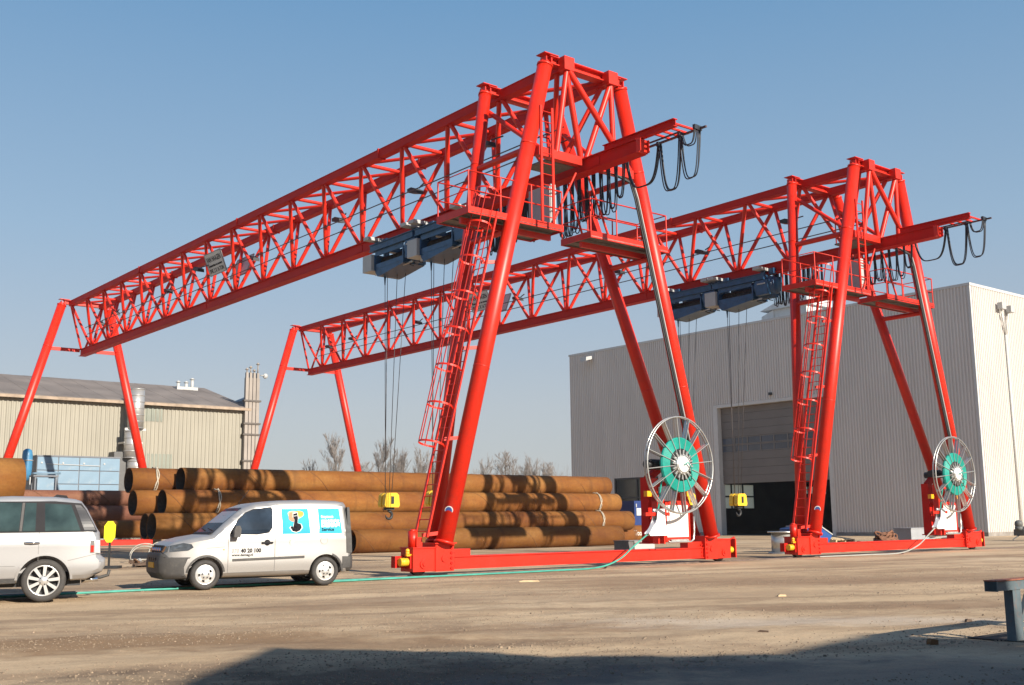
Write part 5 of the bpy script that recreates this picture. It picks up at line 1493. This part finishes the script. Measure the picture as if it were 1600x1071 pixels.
# blue-grey steel trestle at the right edge
o = thing('steel_trestle', 'worn blue grey steel trestle at the bottom right corner', 'trestle', W(-4.86,-17.0), TH)
TBL = simple('worn_blue_steel', (.085,.115,.130), .6, var=.2, scale=5, dirt=(.22,.09,.05), dirt_amt=.55, bump=.2)
def tz(b): return b
b = MB(); b.box(0,2.6,-.06,.06,.535,.635); b.box(0,.02,-.07,.07,.53,.64); b.build('top_rail', TBL, o)
b = MB(); b.box(-.005,2.6,-.075,.075,.635,.647); b.build('top_plate', simple('rust_edge',(.24,.085,.05),.8,var=.35,scale=9), o)
for x in (.36, 2.1):
    b = MB(); b.box(x,x+.17,-.05,.05,.0,.535); b.build('leg', TBL, o)
b = MB(); b.bar((.53,0,.15),(.80,0,.50),.05,.05); b.box(.53,2.1,-.03,.03,.13,.17); b.build('brace', TBL, o)
b = MB(); b.box(.35,1.2,-1.1,.5,-.03,-.0); 
for i in range(3): b.box(.36-.1*i,1.8,-.75-.3*i,-.52-.3*i,-.03,.10)
tb = b.build('sleeper', simple('black_sleeper',(.03,.025,.02),.85,var=.4,scale=8,bump=.4), o)

# ================================================================== BARE TREES
BARK = simple('bare_bark', (.23,.20,.18), .9, var=.25, scale=2)
def tree_mesh(seed, h, spread):
    rr = random.Random(seed); tr = MB(); cr = MB()
    def branch(p, d, ln, r, lvl):
        pts = [p]; q = p.copy(); dd = d.copy()
        k = 4
        for i in range(k):
            dd = (dd + Vector((rr.uniform(-1,1), rr.uniform(-1,1), rr.uniform(-.1,.55)))*.14).normalized()
            q = q + dd*ln/k; pts.append(q.copy())
        (tr if lvl == 0 else cr).tube(pts, [r*(1-.7*i/k) for i in range(k+1)], 5 if lvl < 2 else 3)
        if lvl >= 3: return
        n = (30, 10, 7)[lvl]
        for i in range(n):
            f = rr.uniform(.22 if lvl == 0 else .15, 1); j = min(k-1, int(f*k)); s_ = pts[j].lerp(pts[j+1], f*k-j)
            a = rr.uniform(0, 2*pi); side = dd.orthogonal().normalized(); side = (Matrix.Rotation(a, 3, dd) @ side)
            nd = (dd*rr.uniform(.55,1.0) + side*spread*rr.uniform(.5,1.0) + Vector((0,0,.35))).normalized()
            branch(s_, nd, ln*rr.uniform(.30,.52)*(1.15-.45*f), max(.017, r*.33*(1-.4*f)), lvl+1)
    branch(Vector((0,0,0)), Vector((0,0,1)), h*.92, h*.013, 0)
    return tr.mesh('trunk', BARK), cr.mesh('crown', BARK)
TREES = [tree_mesh(21, 10, .50), tree_mesh(22, 10, .62), tree_mesh(23, 10, .80)]
# (pixel column, top row in the photograph, distance, mesh, note)
def ground_at(u, dist):
    x = (u-800)/1726.8*dist*.987; return Vector((x, dist, 0))
tl = [(503,715,190,1,'leftmost low bare tree, left of the tall one behind the pipes'), (526,682,185,0,'tallest bare tree, left of the slim red far leg'), (566,720,210,2,'low bare tree right of the slim red far leg'), (588,690,190,0,'tall bare tree just left of the hanging ropes'), (606,712,200,1,'bare tree between the two sets of hanging ropes'), (628,706,200,0,'slim bare tree right of the left hanging ropes'), (660,702,190,1,'bare tree left of the caged ladder'), (678,706,200,0,'bare tree seen through the caged ladder'), (735,716,210,1,'bare tree right of the thick red leg'), (790,708,190,2,'broad bare tree between the red leg and the grey hall'), (812,728,210,0,'small dark bare tree right of the broad one'), (836,716,200,1,'bare tree midway to the grey hall'), (856,724,200,2,'round reddish bare tree near the grey hall'), (876,728,215,1,'small bare tree closest to the grey hall')]
for u, vtop, dist, k, note in tl:
    hgt = (812-(u-800)*.0115*0 - vtop)/1726.8*dist*1.10 + CAM_H
    o = thing('bare_tree', note, 'tree', ground_at(u, dist), random.uniform(0,6), 'bare trees on the horizon')
    sx = hgt/max(v.co.z for v in TREES[k][1].vertices)
    for nm, me in zip(('trunk','crown'), TREES[k]): link(nm, me, o)
    o.scale = (sx*(1.15 if k == 2 else .95), sx*(1.15 if k == 2 else .95), sx)
# low scrub along the far edge, one mass
rr = random.Random(31); b = MB()
for i in range(2600):
    x = rr.uniform(-95, 30); y = rr.uniform(215, 245); h_ = rr.uniform(6.0, 13.0)*(.55+.45*abs(math.sin(x*.21)))
    p = Vector((x, y, 0)); d = Vector((rr.uniform(-.3,.3), rr.uniform(-.3,.3), 1))
    b.cyl(p, p+d*h_, .05, .015, 3, caps=False)
tag(b.build('scrub', BARK), 'low bare brushwood along the horizon', 'scrub', kind='stuff')

# ================================================================== STONES AND LITTER ON THE DIRT
STONE = simple('yard_stone', (.225,.168,.115), .9, var=.4, scale=14)
rr = random.Random(77); b = MB()
def pebble(x, y, r):
    z = ground_z(x, y)
    k = [Vector((rr.uniform(.7,1.2), 0, 0)) for _ in range(1)]
    a0 = rr.uniform(0, 6); ring = [(x+r*rr.uniform(.7,1.25)*cos(a0+2*pi*i/5), y+r*rr.uniform(.7,1.25)*sin(a0+2*pi*i/5), z-r*.1) for i in range(5)]
    top = [(x+(px-x)*.55, y+(py-y)*.55, z+r*rr.uniform(.45,.8)) for px, py, pz in ring]
    b.add(ring+top, [(i,(i+1)%5,5+(i+1)%5,5+i) for i in range(5)]+[(5,6,7,8,9)])
n_ = 0
while n_ < 18000:
    y = rr.uniform(8.2, 30); x = rr.uniform(-.52,.52)*y*1.05
    a = -0.52; v = x*sin(a)+y*cos(a); u = x*cos(a)-y*sin(a)
    dens = .5+.5*noise.noise(Vector((u*.12, v*.75, 3)))
    dens = max(.02, (dens-.42)*3.2)
    if rr.random() > dens: continue
    pebble(x, y, rr.uniform(.004,.013)*(1.9 if rr.random() < .05 else 1)); n_ += 1
tag(b.build('gravel', STONE), 'loose gravel and stones scattered in bands over the dirt', 'gravel', kind='stuff')
def chip(name, label, cat, x, y, L_, w, h_, rz, mat):
    bb = MB(); bb.prism([(0,0),(L_,0),(L_*.96,h_),(L_*.2,h_*1.2),(0,h_*.6)], 'y', -w/2, w/2); o = bb.build(name, mat); o.location = (x, y, ground_z(x,y)); o.rotation_euler=(0,0,rz); return tag(o, label, cat)
chip('wood_scrap', 'pale scrap of wood on the dirt in front of the nearer crane base', 'scrap', .10, 24.9, .45, .07, .035, .1, WOOD)
chip('wood_scrap', 'small pale scrap on the dirt right of the centre', 'scrap', 4.55, 19.6, .15, .06, .03, .2, WOOD)
chip('brick_piece', 'small dark red lump at the edge of the foreground shadow', 'lump', 4.35, 12.0, .10, .07, .05, .3, RUST3)
chip('wood_scrap', 'thin dark stick lying on the dirt at the lower centre right', 'stick', 2.9, 13.6, .13, .03, .02, -.4, SCRAP)
chip('wood_scrap', 'dark chip on the sunlit dirt near the trestle', 'stick', 5.75, 14.5, .09, .04, .03, .4, SCRAP)

# ================================================================== WORKSHOP BEHIND THE CAMERA (throws the foreground shadow)
shop = thing('workshop', 'brick workshop with a slatted gable beside the viewer, added sky blocker behind', 'building', (0,0,0))
SHOPM = simple('shop_brick', (.30,.20,.15), .85, var=.2)
b = MB(); b.prism([(7.4,1.1),(7.2,-1.3),(8.0,-14),(30,-14),(30,-.3),(15.2,.25),(12.6,.25),(11.9,.2),(10.6,.2),(8.7,1.0)], 'z', 0, 7.0); b.build('wall', SHOPM, shop)
b = MB(); b.box(-45, 7.0, -22, -7.5, 0, 8.4); b.build('sky_blocker_wing', SHOPM, shop)  # unseen wing, added to cut sky light and darken the shaded areas
y0, y1 = .0, .2
for z0, z1 in ((6.9, 7.07), (7.13, 7.27), (7.34, 7.52), (7.53, 8.18)):
    xl = lambda z: 12.6 + (max(z, 7)-7)*2.83
    xr = lambda z: 15.5 + (max(z, 7)-7)*.37 if z < 7.3 else 16.3 - (z-7.35)*.43
    b = MB(); b.prism([(xl(z0), z0), (xr(z0), z0), (xr(z1), z1), (min(xl(z1), xr(z1)-.02), z1)], 'y', y0, y1); b.build('gable_board', TIMB, shop)
for x_, z_ in ((13.6, 7.25), (14.9, 7.6), (15.4, 8.0)):
    b = MB(); b.box(x_, x_+.10, y1+.003, y1+.10, 6.9, z_); b.build('gable_post', TIMB, shop)
